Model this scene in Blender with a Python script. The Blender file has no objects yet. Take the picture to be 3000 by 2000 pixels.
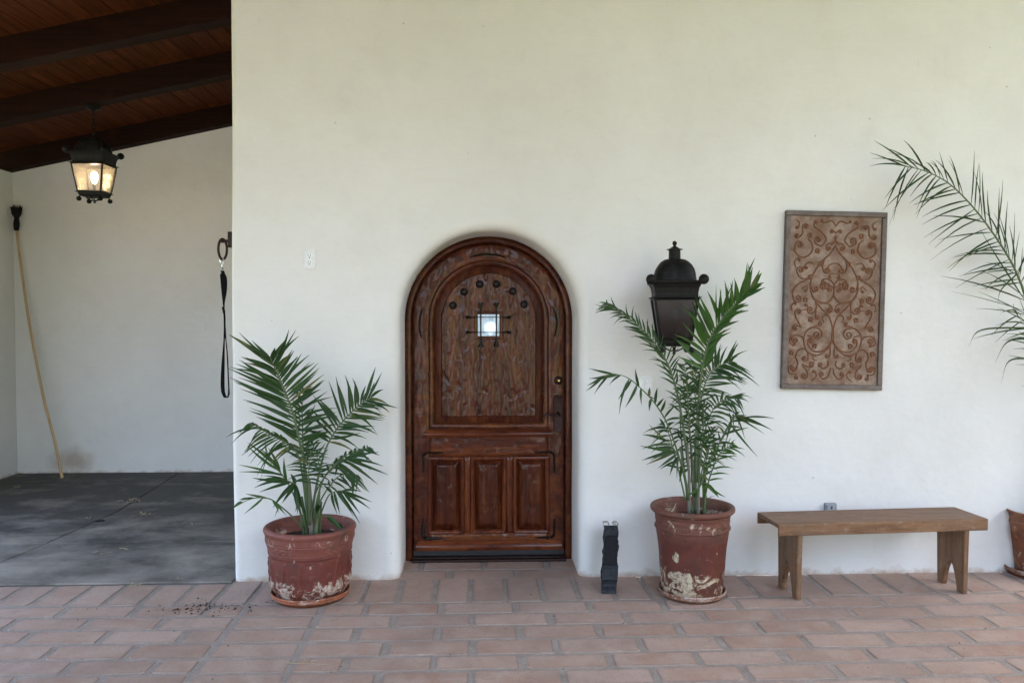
import bpy, bmesh, math, random
from mathutils import Vector, Matrix, noise
R = math.radians
random.seed(7)

# ------------------------------------------------------------------ camera
scene = bpy.context.scene
COL = scene.collection
FPX, VX, VY, CAMH = 2430.0, 1400.0, 930.0, 1.565      # focal length, vanishing point (3000x2000 photo), eye height
YAW = -math.atan((1500 - VX) / FPX)
PITCH = -math.atan((1000 - VY) / FPX)
cam_d = bpy.data.cameras.new('camera')
cam = bpy.data.objects.new('camera', cam_d)
COL.objects.link(cam)
cam.location = (0, 0, CAMH)
cam.rotation_euler = (R(90) + PITCH, 0, YAW)
cam_d.sensor_width = 36.0
cam_d.lens = 36.0 * FPX / 3000.0
cam_d.clip_start = 0.05
cam_d.clip_end = 2000
scene.camera = cam

# ------------------------------------------------------------------ sky, sun, exposure
SUN_EL, SUN_AZ = R(62), R(95)         # azimuth measured from -Y (behind the camera) towards +X
sx, sy, sz = math.sin(SUN_AZ) * math.cos(SUN_EL), -math.cos(SUN_AZ) * math.cos(SUN_EL), math.sin(SUN_EL)
world = bpy.data.worlds.new('World')
scene.world = world
world.use_nodes = True
wn = world.node_tree.nodes
wl = world.node_tree.links
for n_ in list(wn): wn.remove(n_)
sky = wn.new('ShaderNodeTexSky'); sky.sky_type = 'NISHITA'; sky.sun_disc = False
sky.sun_elevation = SUN_EL
sky.sun_rotation = math.atan2(sx, sy)
sky.air_density = 1.0; sky.dust_density = 6.0; sky.ozone_density = 0.4
bg = wn.new('ShaderNodeBackground'); bg.inputs['Strength'].default_value = 0.15
wo = wn.new('ShaderNodeOutputWorld')
wl.new(sky.outputs[0], bg.inputs[0]); wl.new(bg.outputs[0], wo.inputs[0])
sun_d = bpy.data.lights.new('sun', 'SUN'); sun_d.energy = 0.8; sun_d.angle = R(14); sun_d.color = (1.0, 0.95, 0.87)
sun = bpy.data.objects.new('sun', sun_d); COL.objects.link(sun)
sun.location = (sx * 30, sy * 30, sz * 30)
sun.rotation_euler = Vector((-sx, -sy, -sz)).to_track_quat('-Z', 'Y').to_euler()
vs = scene.view_settings
vs.view_transform = 'Standard'; vs.look = 'None'; vs.exposure = 3.64; vs.gamma = 1.0
vs.use_curve_mapping = False
scene.cycles.max_bounces = 8; scene.cycles.diffuse_bounces = 6; scene.cycles.glossy_bounces = 3
scene.cycles.transmission_bounces = 6; scene.cycles.transparent_max_bounces = 8
scene.cycles.caustics_reflective = False; scene.cycles.caustics_refractive = False
scene.cycles.use_denoising = True

# ------------------------------------------------------------------ photo pixel -> place
CAMM = Matrix.Translation((0, 0, CAMH)) @ cam.rotation_euler.to_matrix().to_4x4()
CP = Vector((0, 0, CAMH))
def ray(px, py):
    return (CAMM.to_3x3() @ Vector((px - 1500, -(py - 1000), -FPX))).normalized()
def PY(px, py, Y):                     # point seen at that pixel at depth Y
    d = ray(px, py); return CP + d * (Y / d.y)
def PZ(px, py, z=0.0):                 # point seen at that pixel at height z
    d = ray(px, py); return CP + d * ((z - CAMH) / d.z)

# ------------------------------------------------------------------ object helpers
LOC = {}
def thing(name, label, cat, loc=(0, 0, 0), group=None, kind=None):
    o = bpy.data.objects.new(name, None); COL.objects.link(o)
    o.location = loc; LOC[o.name] = Vector(loc); o.empty_display_size = 0.1
    tag(o, label, cat, group, kind); return o
def tag(o, label=None, cat=None, group=None, kind=None):
    if label: o['label'] = label
    if cat: o['category'] = cat
    if group: o['group'] = group
    if kind: o['kind'] = kind
    return o
def obj(name, geo, mat, parent=None, loc=None, smooth=False, label=None):
    """geo = (verts, faces) in world space. Origin: the thing's base."""
    v, f = geo
    if parent is not None: base = LOC[parent.name]
    else: base = Vector(loc) if loc is not None else Vector((0, 0, 0))
    me = bpy.data.meshes.new(name)
    me.from_pydata([tuple(Vector(p) - base) for p in v], [], f)
    me.update()
    if smooth is True:
        me.polygons.foreach_set('use_smooth', [True] * len(me.polygons))
    elif smooth:
        me.polygons.foreach_set('use_smooth', [True] * len(me.polygons))
        try: me.set_sharp_from_angle(angle=R(smooth))
        except Exception: pass
    me.materials.append(mat)
    o = bpy.data.objects.new(name, me); COL.objects.link(o)
    if parent is not None: o.parent = parent
    else: o.location = base
    LOC[o.name] = base
    if label: o['label'] = label
    return o
def join(*geos):
    V, F = [], []
    for v, f in geos:
        k = len(V); V += list(v); F += [tuple(i + k for i in q) for q in f]
    return V, F
def bm_geo(bm):
    bm.verts.ensure_lookup_table(); bm.verts.index_update()
    g = ([v.co.copy() for v in bm.verts], [tuple(v.index for v in f.verts) for f in bm.faces]); bm.free(); return g
def box(x0, x1, y0, y1, z0, z1, bev=0.0, seg=2):
    bm = bmesh.new(); bmesh.ops.create_cube(bm, size=1)
    for v in bm.verts:
        v.co = Vector(((x0 + x1) / 2 + v.co.x * (x1 - x0), (y0 + y1) / 2 + v.co.y * (y1 - y0), (z0 + z1) / 2 + v.co.z * (z1 - z0)))
    if bev: bmesh.ops.bevel(bm, geom=bm.edges[:], offset=bev, segments=seg, profile=0.5, affect='EDGES')
    return bm_geo(bm)
def xf(geo, M):
    return [M @ Vector(p) for p in geo[0]], geo[1]
def frame_of(t, up=Vector((0, 0, 1))):
    t = t.normalized(); s = t.cross(up)
    if s.length < 1e-3: s = t.cross(Vector((0, 1, 0)))
    s.normalize(); return s, s.cross(t).normalized()
def tube(pts, r, n=8, cap=True, flat=1.0):
    pts = [Vector(p) for p in pts]; V, F = [], []; m = len(pts)
    ref = None
    for i, p in enumerate(pts):
        t = (pts[min(i + 1, m - 1)] - pts[max(i - 1, 0)]).normalized()
        if ref is None: s, u = frame_of(t)
        else:
            s = ref - t * ref.dot(t)
            s = s.normalized() if s.length > 1e-6 else frame_of(t)[0]
            u = s.cross(t)
        ref = s
        rr = r[i] if isinstance(r, (list, tuple)) else r
        for k in range(n):
            a = 2 * math.pi * k / n
            V.append(p + s * (rr * math.cos(a)) + u * (rr * flat * math.sin(a)))
    for i in range(m - 1):
        for k in range(n):
            a, b = i * n + k, i * n + (k + 1) % n
            F.append((a, b, b + n, a + n))
    if cap:
        F.append(tuple(range(n - 1, -1, -1))); F.append(tuple(range((m - 1) * n, m * n)))
    return V, F
def lathe(prof, c, n=48, disp=None, close=False):
    V, F = [], []; m = len(prof); c = Vector(c)
    for (r, z) in prof:
        for k in range(n):
            a = 2 * math.pi * k / n
            rr = r + (disp(a, z, r) if disp else 0)
            V.append(c + Vector((rr * math.cos(a), rr * math.sin(a), z)))
    for i in range(m - 1 if not close else m):
        j = (i + 1) % m
        for k in range(n):
            F.append((i * n + k, i * n + (k + 1) % n, j * n + (k + 1) % n, j * n + k))
    if not close:
        if prof[0][0] > 1e-5: F.append(tuple(range(n - 1, -1, -1)))
        if prof[-1][0] > 1e-5: F.append(tuple(range((m - 1) * n, m * n)))
    return V, F
def sphere(c, r, n=16, m=10, sq=(1, 1, 1)):
    V, F = [], []; c = Vector(c)
    V.append(c + Vector((0, 0, -r * sq[2])))
    for i in range(1, m):
        a = -math.pi / 2 + math.pi * i / m
        for k in range(n):
            b = 2 * math.pi * k / n
            V.append(c + Vector((r * sq[0] * math.cos(a) * math.cos(b), r * sq[1] * math.cos(a) * math.sin(b), r * sq[2] * math.sin(a))))
    V.append(c + Vector((0, 0, r * sq[2])))
    for k in range(n): F.append((0, 1 + (k + 1) % n, 1 + k))
    for i in range(m - 2):
        for k in range(n):
            a = 1 + i * n + k; b = 1 + i * n + (k + 1) % n
            F.append((a, b, b + n, a + n))
    L = len(V) - 1; o = 1 + (m - 2) * n
    for k in range(n): F.append((L, o + k, o + (k + 1) % n))
    return V, F
def prism(poly, y0, y1):
    """poly in (x,z), extruded along Y from y0 (front) to y1"""
    n = len(poly)
    V = [Vector((x, y0, z)) for x, z in poly] + [Vector((x, y1, z)) for x, z in poly]
    F = [tuple(range(n)), tuple(range(2 * n - 1, n - 1, -1))]
    for i in range(n): F.append((i, i + n, (i + 1) % n + n, (i + 1) % n))
    return V, F
def rings(loops, closed=True, cap_last=False, cap_first=False):
    n = len(loops[0]); V = [Vector(p) for l in loops for p in l]; F = []
    for i in range(len(loops) - 1):
        for k in range(n if closed else n - 1):
            a = i * n + k; b = i * n + (k + 1) % n
            F.append((a, b, b + n, a + n))
    if cap_last: F.append(tuple(range((len(loops) - 1) * n, len(loops) * n)))
    if cap_first: F.append(tuple(range(n - 1, -1, -1)))
    return V, F
def fixn(geo):
    v, f = geo; bm = bmesh.new(); bv = [bm.verts.new(p) for p in v]
    for q in f:
        try: bm.faces.new([bv[i] for i in q])
        except ValueError: pass
    bmesh.ops.recalc_face_normals(bm, faces=bm.faces[:]); return bm_geo(bm)
def catmull(pts, n=8):
    pts = [Vector(p) for p in pts]
    if len(pts) < 3: return [pts[0].lerp(pts[-1], i / n) for i in range(n + 1)]
    P = [pts[0] * 2 - pts[1]] + pts + [pts[-1] * 2 - pts[-2]]; out = []
    for i in range(1, len(P) - 2):
        a, b, c, d = P[i - 1:i + 3]
        for k in range(n):
            t = k / n
            out.append(0.5 * ((2 * b) + (c - a) * t + (2 * a - 5 * b + 4 * c - d) * t * t + (3 * b - a - 3 * c + d) * t ** 3))
    out.append(pts[-1]); return out

# ------------------------------------------------------------------ material helpers
class NT:
    def __init__(s, name):
        s.m = bpy.data.materials.new(name); s.m.use_nodes = True; s.t = s.m.node_tree
        s.b = s.t.nodes['Principled BSDF']; s.out = s.t.nodes['Material Output']
    def n(s, typ, _p=None, **kw):
        nd = s.t.nodes.new('ShaderNode' + typ)
        for k, v in (_p or {}).items(): setattr(nd, k, v)
        for k, v in kw.items():
            key = int(k[1:]) if k[0] == '_' and k[1:].isdigit() else k.replace('_', ' ')
            s.set(nd.inputs[key], v)
        return nd
    def set(s, sock, v):
        if isinstance(v, bpy.types.NodeSocket): s.t.links.new(v, sock)
        elif isinstance(v, bpy.types.Node): s.t.links.new(v.outputs[0], sock)
        else:
            if isinstance(v, (tuple, list)) and len(v) == 3 and sock.type == 'RGBA': v = (*v, 1)
            sock.default_value = v
    def pos(s): return s.n('NewGeometry').outputs['Position']
    def oco(s): return s.n('TexCoord').outputs['Object']
    def mapping(s, vec, scale=(1, 1, 1), loc=(0, 0, 0)):
        return s.n('Mapping', Vector=vec, Scale=scale, Location=loc).outputs[0]
    def noise(s, vec, scale, detail=4, rough=0.55, dist=0.0):
        return s.n('TexNoise', Vector=vec, Scale=scale, Detail=detail, Roughness=rough, Distortion=dist).outputs['Fac']
    def ramp(s, fac, stops, interp='LINEAR'):
        nd = s.n('ValToRGB', Fac=fac); cr = nd.color_ramp; cr.interpolation = interp
        while len(cr.elements) > 1: cr.elements.remove(cr.elements[0])
        cr.elements[0].position = stops[0][0]; c = stops[0][1]
        cr.elements[0].color = (c, c, c, 1) if isinstance(c, (int, float)) else (*c, 1)
        for p, c in stops[1:]:
            e = cr.elements.new(p); e.color = (c, c, c, 1) if isinstance(c, (int, float)) else (*c, 1)
        return nd.outputs[0]
    def mix(s, fac, a, b, mode='MIX'):
        nd = s.n('Mix', {'data_type': 'RGBA', 'blend_type': mode})
        s.set(nd.inputs[0], fac); s.set(nd.inputs[6], a); s.set(nd.inputs[7], b); return nd.outputs[2]
    def math(s, op, a, b=0.0, c=None):
        nd = s.n('Math', {'operation': op}); s.set(nd.inputs[0], a); s.set(nd.inputs[1], b)
        if c is not None: s.set(nd.inputs[2], c)
        return nd.outputs[0]
    def mrange(s, v, a, b, c=0.0, d=1.0):
        return s.n('MapRange', Value=v, From_Min=a, From_Max=b, To_Min=c, To_Max=d).outputs[0]
    def sep(s, v): return s.n('SeparateXYZ', Vector=v).outputs
    def bump(s, h, strength, dist=0.01, normal=None):
        nd = s.n('Bump', Height=h, Strength=strength, Distance=dist)
        if normal is not None: s.set(nd.inputs['Normal'], normal)
        return nd.outputs[0]
    def fin(s, color, rough=0.6, normal=None, metal=0.0, **kw):
        s.set(s.b.inputs['Base Color'], color); s.set(s.b.inputs['Roughness'], rough); s.set(s.b.inputs['Metallic'], metal)
        if normal is not None: s.set(s.b.inputs['Normal'], normal)
        for k, v in kw.items(): s.set(s.b.inputs[k.replace('_', ' ')], v)
        return s.m

def m_plaster(name, stain=None):
    t = NT(name); p = t.pos(); z = t.sep(p)[2]
    big = t.noise(p, 0.9, 5, 0.6); mid = t.noise(p, 5, 5, 0.6)
    col = t.mix(t.ramp(big, [(0.35, 0), (0.7, 1)]), (0.715, 0.705, 0.67), (0.65, 0.635, 0.60))
    col = t.mix(t.math('MULTIPLY', t.ramp(mid, [(0.5, 0), (0.75, 1)]), 0.2), col, (0.56, 0.525, 0.475))
    # splash dirt along the foot of the wall
    edge = t.math('ADD', t.math('MULTIPLY', t.noise(p, 9, 6, 0.7), 0.16), -0.075)
    low = t.mrange(t.math('SUBTRACT', z, edge), 0.03, -0.015)
    col = t.mix(t.math('MULTIPLY', low, 0.75), col, (0.36, 0.24, 0.15))
    # faint runs and scuffs
    sc = t.noise(t.mapping(p, (9, 9, 2.2)), 1.0, 6, 0.7)
    scm = t.math('MULTIPLY', t.ramp(sc, [(0.66, 0), (0.74, 1)]), 0.22)
    col = t.mix(scm, col, (0.50, 0.41, 0.32))
    # trowel streaks and hairline marks
    tr = t.noise(t.mapping(p, (1.3, 1.3, 6.0)), 1.6, 8, 0.75, 1.2)
    col = t.mix(t.math('MULTIPLY', t.ramp(tr, [(0.47, 0), (0.5, 1), (0.53, 0)]), 0.07), col, (0.45, 0.42, 0.38))
    hl = t.n('TexVoronoi', {'feature': 'DISTANCE_TO_EDGE'}, Vector=t.n('VectorMath', {'operation': 'ADD'}, _0=p, _1=t.n('TexNoise', Vector=p, Scale=3.0).outputs['Color']).outputs[0], Scale=0.9)
    col = t.mix(t.math('MULTIPLY', t.ramp(hl.outputs['Distance'], [(0.0015, 1), (0.004, 0)]), t.math('MULTIPLY', t.ramp(big, [(0.5, 0), (0.6, 1)]), 0.10)), col, (0.40, 0.36, 0.31))
    # specks
    v = t.n('TexVoronoi', {'feature': 'F1'}, Vector=p, Scale=7.0)
    sp = t.math('MULTIPLY', t.ramp(v.outputs['Distance'], [(0.025, 1), (0.045, 0)]), t.ramp(t.noise(p, 2.3, 2), [(0.5, 0), (0.56, 1)]))
    col = t.mix(t.math('MULTIPLY', sp, 0.6), col, (0.22, 0.17, 0.13))
    if stain:
        d = t.n('VectorMath', {'operation': 'DISTANCE'})
        t.set(d.inputs[0], t.mapping(p, (0.55, 1, 1))); t.set(d.inputs[1], (stain[0] * 0.55, stain[1], stain[2]))
        dd = t.math('ADD', d.outputs['Value'], t.math('MULTIPLY', t.math('SUBTRACT', mid, 0.5), 0.25))
        col = t.mix(t.math('MULTIPLY', t.mrange(dd, 0.16, 0.02), 0.6), col, (0.33, 0.22, 0.13))
    h = t.math('ADD', t.math('MULTIPLY', t.noise(p, 2.2, 3, 0.5), 3.0), t.math('ADD', t.math('MULTIPLY', t.noise(p, 14, 4, 0.6), 0.5), t.math('MULTIPLY', t.noise(p, 120, 3, 0.7), 0.06)))
    return t.fin(col, 0.85, t.bump(h, 0.27, 0.02), Specular_IOR_Level=0.2)

def m_brick():
    t = NT('fired_brick'); p = t.pos()
    rnd = t.n('ObjectInfo').outputs['Random']
    col = t.ramp(rnd, [(0.0, (0.345, 0.22, 0.165)), (0.25, (0.385, 0.26, 0.20)), (0.5, (0.31, 0.185, 0.132)), (0.8, (0.415, 0.295, 0.24)), (1.0, (0.30, 0.20, 0.16))])
    blot = t.noise(p, 7, 5, 0.65)
    col = t.mix(t.math('MULTIPLY', t.ramp(blot, [(0.35, 0), (0.62, 1)]), 0.7), col, (0.42, 0.325, 0.265))
    col = t.mix(t.math('MULTIPLY', t.ramp(t.noise(p, 19, 4, 0.7, 1.0), [(0.55, 0), (0.72, 1)]), 0.45), col, (0.25, 0.145, 0.10))
    fine = t.noise(p, 170, 3, 0.7)
    col = t.mix(t.math('MULTIPLY', t.ramp(fine, [(0.54, 0), (0.66, 1)]), 0.6), col, (0.17, 0.11, 0.085))
    col = t.mix(t.math('MULTIPLY', t.ramp(fine, [(0.28, 1), (0.42, 0)]), 0.3), col, (0.50, 0.42, 0.36))
    gx, gy, _gz = t.sep(t.n('TexCoord').outputs['Generated'])
    ex = t.math('MULTIPLY', t.math('SUBTRACT', 0.5, t.math('ABSOLUTE', t.math('SUBTRACT', gx, 0.5))), 0.37)
    ey = t.math('MULTIPLY', t.math('SUBTRACT', 0.5, t.math('ABSOLUTE', t.math('SUBTRACT', gy, 0.5))), 0.15)
    ed = t.math('ADD', t.math('MINIMUM', ex, ey), t.math('MULTIPLY', t.math('SUBTRACT', t.noise(p, 28, 5, 0.7), 0.5), 0.035))
    col = t.mix(t.math('MULTIPLY', t.mrange(ed, 0.016, 0.004), 0.7), col, (0.20, 0.165, 0.14))
    grime = t.noise(p, 1.7, 6, 0.65, 0.5)
    col = t.mix(t.math('MULTIPLY', t.ramp(grime, [(0.48, 0), (0.68, 1)]), 0.5), col, (0.19, 0.14, 0.115))
    h = t.math('ADD', t.math('MULTIPLY', t.noise(p, 25, 4), 1.0), t.math('MULTIPLY', fine, 0.5))
    return t.fin(col, t.mrange(blot, 0.3, 0.7, 0.62, 0.8), t.bump(h, 0.35, 0.004), Specular_IOR_Level=0.35)

def m_mortar():
    t = NT('grey_mortar'); p = t.pos()
    col = t.mix(t.ramp(t.noise(p, 9, 5, 0.65), [(0.35, 0), (0.65, 1)]), (0.235, 0.195, 0.165), (0.325, 0.28, 0.24))
    col = t.mix(t.math('MULTIPLY', t.ramp(t.noise(p, 60, 4, 0.7), [(0.5, 0), (0.65, 1)]), 0.5), col, (0.17, 0.14, 0.12))
    return t.fin(col, 0.9, t.bump(t.noise(p, 90, 4, 0.7), 0.6, 0.006))

def m_rubber():
    t = NT('black_rubber'); p = t.pos(); y = t.sep(p)[1]
    dust = t.noise(t.mapping(p, (1, 1.3, 1)), 1.9, 9, 0.7, 0.25)
    near = t.mrange(y, 4.9, 7.2, 0.13, -0.08)
    f = t.ramp(t.math('ADD', dust, near), [(0.42, 0), (0.75, 1)])
    rnd = t.n('ObjectInfo').outputs['Random']
    base = t.ramp(rnd, [(0, (0.045, 0.043, 0.040)), (1, (0.065, 0.061, 0.056))])
    col = t.mix(t.math('MULTIPLY', f, 0.9), base, (0.31, 0.275, 0.235))
    col = t.mix(t.math('MULTIPLY', t.ramp(t.noise(p, 42, 4, 0.7), [(0.6, 0), (0.7, 1)]), 0.45), col, (0.16, 0.14, 0.12))
    return t.fin(col, t.mrange(dust, 0.3, 0.7, 0.62, 0.82), t.bump(t.noise(p, 70, 4, 0.6), 0.3, 0.003), Specular_IOR_Level=0.3)

def m_roofwood(name, c0, c1, rough=0.6):
    t = NT(name); p = t.pos(); rnd = t.n('ObjectInfo').outputs['Random']
    off = t.n('CombineXYZ', X=t.math('MULTIPLY', rnd, 40), Y=t.math('MULTIPLY', rnd, 17), Z=0.0).outputs[0]
    pp = t.n('VectorMath', {'operation': 'ADD'}, _0=p, _1=off).outputs[0]
    sc = (30, 1.6, 30) if 'plank' in name else (1.6, 30, 30)
    g = t.noise(t.mapping(pp, sc), 1, 6, 0.65, 0.6)
    col = t.mix(t.ramp(g, [(0.3, 0), (0.7, 1)]), c0, c1)
    col = t.mix(t.ramp(rnd, [(0, 0.0), (1, 0.45)]), col, (c0[0] * 0.6, c0[1] * 0.6, c0[2] * 0.6))
    kn = t.noise(pp, 3, 4, 0.6)
    col = t.mix(t.math('MULTIPLY', t.ramp(kn, [(0.58, 0), (0.72, 1)]), 0.5), col, (c1[0] * 1.5, c1[1] * 1.45, c1[2] * 1.3))
    return t.fin(col, rough, t.bump(g, 0.25, 0.004), Specular_IOR_Level=0.05)

def m_doorwood(name, dark=1.0, grain='z', bump=1.0):
    t = NT(name); p = t.oco(); rnd = t.n('ObjectInfo').outputs['Random']
    off = t.n('CombineXYZ', X=t.math('MULTIPLY', rnd, 9), Y=t.math('MULTIPLY', rnd, 7), Z=t.math('MULTIPLY', rnd, 5)).outputs[0]
    p = t.n('VectorMath', {'operation': 'ADD'}, _0=p, _1=off).outputs[0]
    sc = {'z': (26, 26, 2.0), 'x': (2.0, 26, 26), 'a': (9, 9, 9)}[grain]
    g = t.noise(t.mapping(p, sc), 1, 7, 0.65, 0.7)
    big = t.noise(t.mapping(p, tuple(c * 0.22 for c in sc)), 1, 4, 0.6, 0.5)
    k = dark
    col = t.ramp(g, [(0.25, (0.030 * k, 0.007 * k, 0.004 * k)), (0.5, (0.125 * k, 0.030 * k, 0.011 * k)), (0.78, (0.27 * k, 0.080 * k, 0.021 * k))])
    col = t.mix(t.math('MULTIPLY', t.ramp(big, [(0.42, 0), (0.68, 1)]), 0.6), col, (0.06 * k, 0.011 * k, 0.006 * k))
    col = t.mix(t.math('MULTIPLY', t.ramp(big, [(0.28, 1), (0.44, 0)]), 0.5), col, (0.22 * k, 0.072 * k, 0.019 * k))
    ph = t.mapping(p, {'z': (26, 26, 7), 'x': (7, 26, 26), 'a': (17, 17, 17)}[grain])
    hew = t.noise(ph, 1, 3, 0.5, 0.4)
    pit = t.ramp(t.noise(t.mapping(p, {'z': (40, 40, 13), 'x': (13, 40, 40), 'a': (30, 30, 30)}[grain]), 1, 3, 0.6), [(0.33, 0), (0.5, 1)])
    nb = t.bump(hew, 0.5 * bump, 0.012)
    nb = t.bump(pit, 0.22 * bump, 0.006, nb)
    nb = t.bump(g, 0.12 * bump, 0.004, nb)
    col = t.mix(t.math('MULTIPLY', t.math('SUBTRACT', 1.0, pit), 0.55), col, (0.02, 0.006, 0.004))
    return t.fin(col, t.mrange(big, 0.3, 0.7, 0.20, 0.32), nb, Coat_Weight=0.3, Coat_Roughness=0.10, Specular_IOR_Level=0.1)

def m_metal(name, c0, c1, rough=0.45, metal=0.6, scale=30, bump=0.3, rust=0.0, spec=0.15):
    t = NT(name); p = t.oco(); g = t.noise(p, scale, 5, 0.65)
    col = t.mix(t.ramp(g, [(0.35, 0), (0.7, 1)]), c0, c1)
    if rust: col = t.mix(t.math('MULTIPLY', t.ramp(t.noise(p, scale * 0.5, 5, 0.7), [(0.58, 0), (0.68, 1)]), rust), col, (0.16, 0.075, 0.03))
    return t.fin(col, t.mrange(g, 0.3, 0.7, rough - 0.08, rough + 0.15), t.bump(g, bump, 0.003), metal=metal, Specular_IOR_Level=spec)

def m_plain(name, col, rough=0.5, metal=0.0, bump=0.0, scale=60, **kw):
    t = NT(name); p = t.oco(); g = t.noise(p, scale, 4, 0.6)
    c = t.mix(t.ramp(g, [(0.35, 0), (0.7, 1)]), col, tuple(x * 0.86 for x in col))
    return t.fin(c, rough, t.bump(g, bump, 0.002) if bump else None, metal=metal, **kw)

def m_glass(name, tint=(0.9, 0.92, 0.9), rough=0.05, mixf=0.25, dirt=0.0):
    t = NT(name); tr = t.n('BsdfTransparent', Color=tint); gl = t.n('BsdfGlossy', Roughness=rough, Color=(1, 1, 1))
    fr = t.n('LayerWeight', Blend=0.25).outputs['Fresnel']
    f = t.math('ADD', t.math('MULTIPLY', fr, 0.45), 0.01)
    m1 = t.n('MixShader', _0=f, _1=tr.outputs[0], _2=gl.outputs[0])
    if dirt:
        df = t.n('BsdfDiffuse', Color=(0.30, 0.29, 0.25)); tl = t.n('BsdfTranslucent', Color=(0.55, 0.5, 0.4))
        dd = t.n('MixShader', _0=0.5, _1=df.outputs[0], _2=tl.outputs[0])
        g = t.noise(t.oco(), 35, 5, 0.7)
        m1 = t.n('MixShader', _0=t.mrange(g, 0.3, 0.7, dirt * 0.5, dirt), _1=m1.outputs[0], _2=dd.outputs[0])
    t.t.links.new(m1.outputs[0], t.out.inputs[0]); return t.m

def m_leaf(name, c0, c1):
    t = NT(name); rnd = t.n('ObjectInfo').outputs['Random']; p = t.oco()
    g = t.noise(p, 25, 3)
    col = t.mix(rnd, c0, c1)
    col = t.mix(t.math('MULTIPLY', t.ramp(g, [(0.45, 0), (0.75, 1)]), 0.5), col, (c1[0] * 1.3, c1[1] * 1.25, c1[2] * 0.9))
    yel = t.ramp(rnd, [(0.0, 0.0), (0.90, 0.0), (0.93, 1.0)], 'CONSTANT')
    col = t.mix(t.math('MULTIPLY', yel, t.mrange(g, .35, .65, .15, .8)), col, (0.16, 0.13, 0.035))
    spot = t.ramp(t.noise(p, 9, 5, .7), [(0.62, 0), (0.70, 1)])
    col = t.mix(t.math('MULTIPLY', spot, .55), col, (0.10, 0.065, 0.025))
    t.fin(col, 0.42, None, Specular_IOR_Level=0.3)
    tl = t.n('BsdfTranslucent', Color=t.mix(0.5, col, (0.10, 0.22, 0.02)))
    mx = t.n('MixShader', _0=0.22, _1=t.b.outputs[0], _2=tl.outputs[0])
    t.t.links.new(mx.outputs[0], t.out.inputs[0]); return t.m

# ================================================================== THE PLACE: main distances
YW = PZ(1430, 1694).y                # face of the long wall
YD = PZ(1430, 1640).y                # face of the door frame
YB = PZ(300, 1387).y                 # back wall of the open bay
XL = PY(45, 1000, YB).x              # left wall of the bay
XC = PY(678, 1000, YW).x             # corner of the long wall
_a, _b = PY(45, 505, YB), PY(675, 372, YB)
RS = (_b.z - _a.z) / (_b.x - _a.x)
def ZR(x): return _a.z + RS * (x - _a.x)      # underside of the beams (roof climbs to the right)
print('YW %.3f YD %.3f YB %.3f XL %.3f XC %.3f RS %.3f zc %.2f' % (YW, YD, YB, XL, XC, RS, ZR(XC)))

# ------------------------------------------------------------------ materials of the setting
M_PLASTER = m_plaster('white_plaster')
M_PLASTER_BAY = m_plaster('white_plaster_bay', stain=tuple(PY(212, 1350, YB)))
M_BRICK, M_MORTAR, M_RUBBER = m_brick(), m_mortar(), m_rubber()
M_PLANK = m_roofwood('roof_plank_wood', (0.042, 0.011, 0.004), (0.115, 0.033, 0.011))
M_BEAM = m_roofwood('roof_beam_wood', (0.010, 0.004, 0.0025), (0.026, 0.009, 0.005))
def m_lawn():
    t = NT('lawn_grass'); p = t.pos()
    c = t.mix(t.ramp(t.noise(p, 0.6, 5, 0.6), [(0.35, 0), (0.65, 1)]), (0.14, 0.19, 0.045), (0.22, 0.24, 0.08))
    c = t.mix(t.ramp(t.noise(p, 40, 4, 0.7), [(0.4, 0), (0.6, 0.6)]), c, (0.07, 0.12, 0.02))
    return t.fin(c, 0.9, t.bump(t.noise(p, 30, 4), 0.8, 0.05))
M_LAWN = m_lawn()
def m_slab():
    t = NT('concrete_slab'); p = t.pos()
    return t.fin(t.mix(t.noise(p, 5, 5), (0.10, 0.095, 0.09), (0.2, 0.19, 0.18)), 0.9, t.bump(t.noise(p, 60, 4), 0.4, 0.004))
M_SLAB = m_slab()

# ------------------------------------------------------------------ ground and paving
g = obj('ground', ([Vector((x, y, -0.12)) for x, y in ((-600, -600), (600, -600), (600, 600), (-600, 600))], [(0, 1, 2, 3)]), M_LAWN)  # unseen lawn, added to bounce green light up the wall
g['kind'] = 'structure'
paving = obj('brick_paving', box(-7, 5.8, -1.05, YD + 0.2, -0.11, -0.0030), M_MORTAR)
paving['kind'] = 'structure'
def m_gravel():
    t = NT('pale_gravel'); p = t.pos()
    c = t.mix(t.ramp(t.noise(p, 3, 5), [(.35, 0), (.65, 1)]), (.26, .25, .235), (.36, .35, .33))
    v = t.n('TexVoronoi', Vector=p, Scale=45.0)
    c = t.mix(.35, c, v.outputs['Color'], 'MULTIPLY')
    return t.fin(c, .9, t.bump(v.outputs['Distance'], .8, .02))
bounce_sheet = obj('bounce_gravel', ([Vector((x, y, -0.10)) for x, y in ((-40, -60), (2.4, -60), (2.4, -1.1), (-40, -1.1))], [(0, 1, 2, 3)]), m_gravel())  # unseen gravel sheet added to bounce neutral light onto wall and door
bounce_sheet['kind'] = 'structure'
M_LIGHT_TREES = m_leaf('light_tree_leaf', (0.07, 0.12, 0.022), (0.12, 0.17, 0.035))
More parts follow.
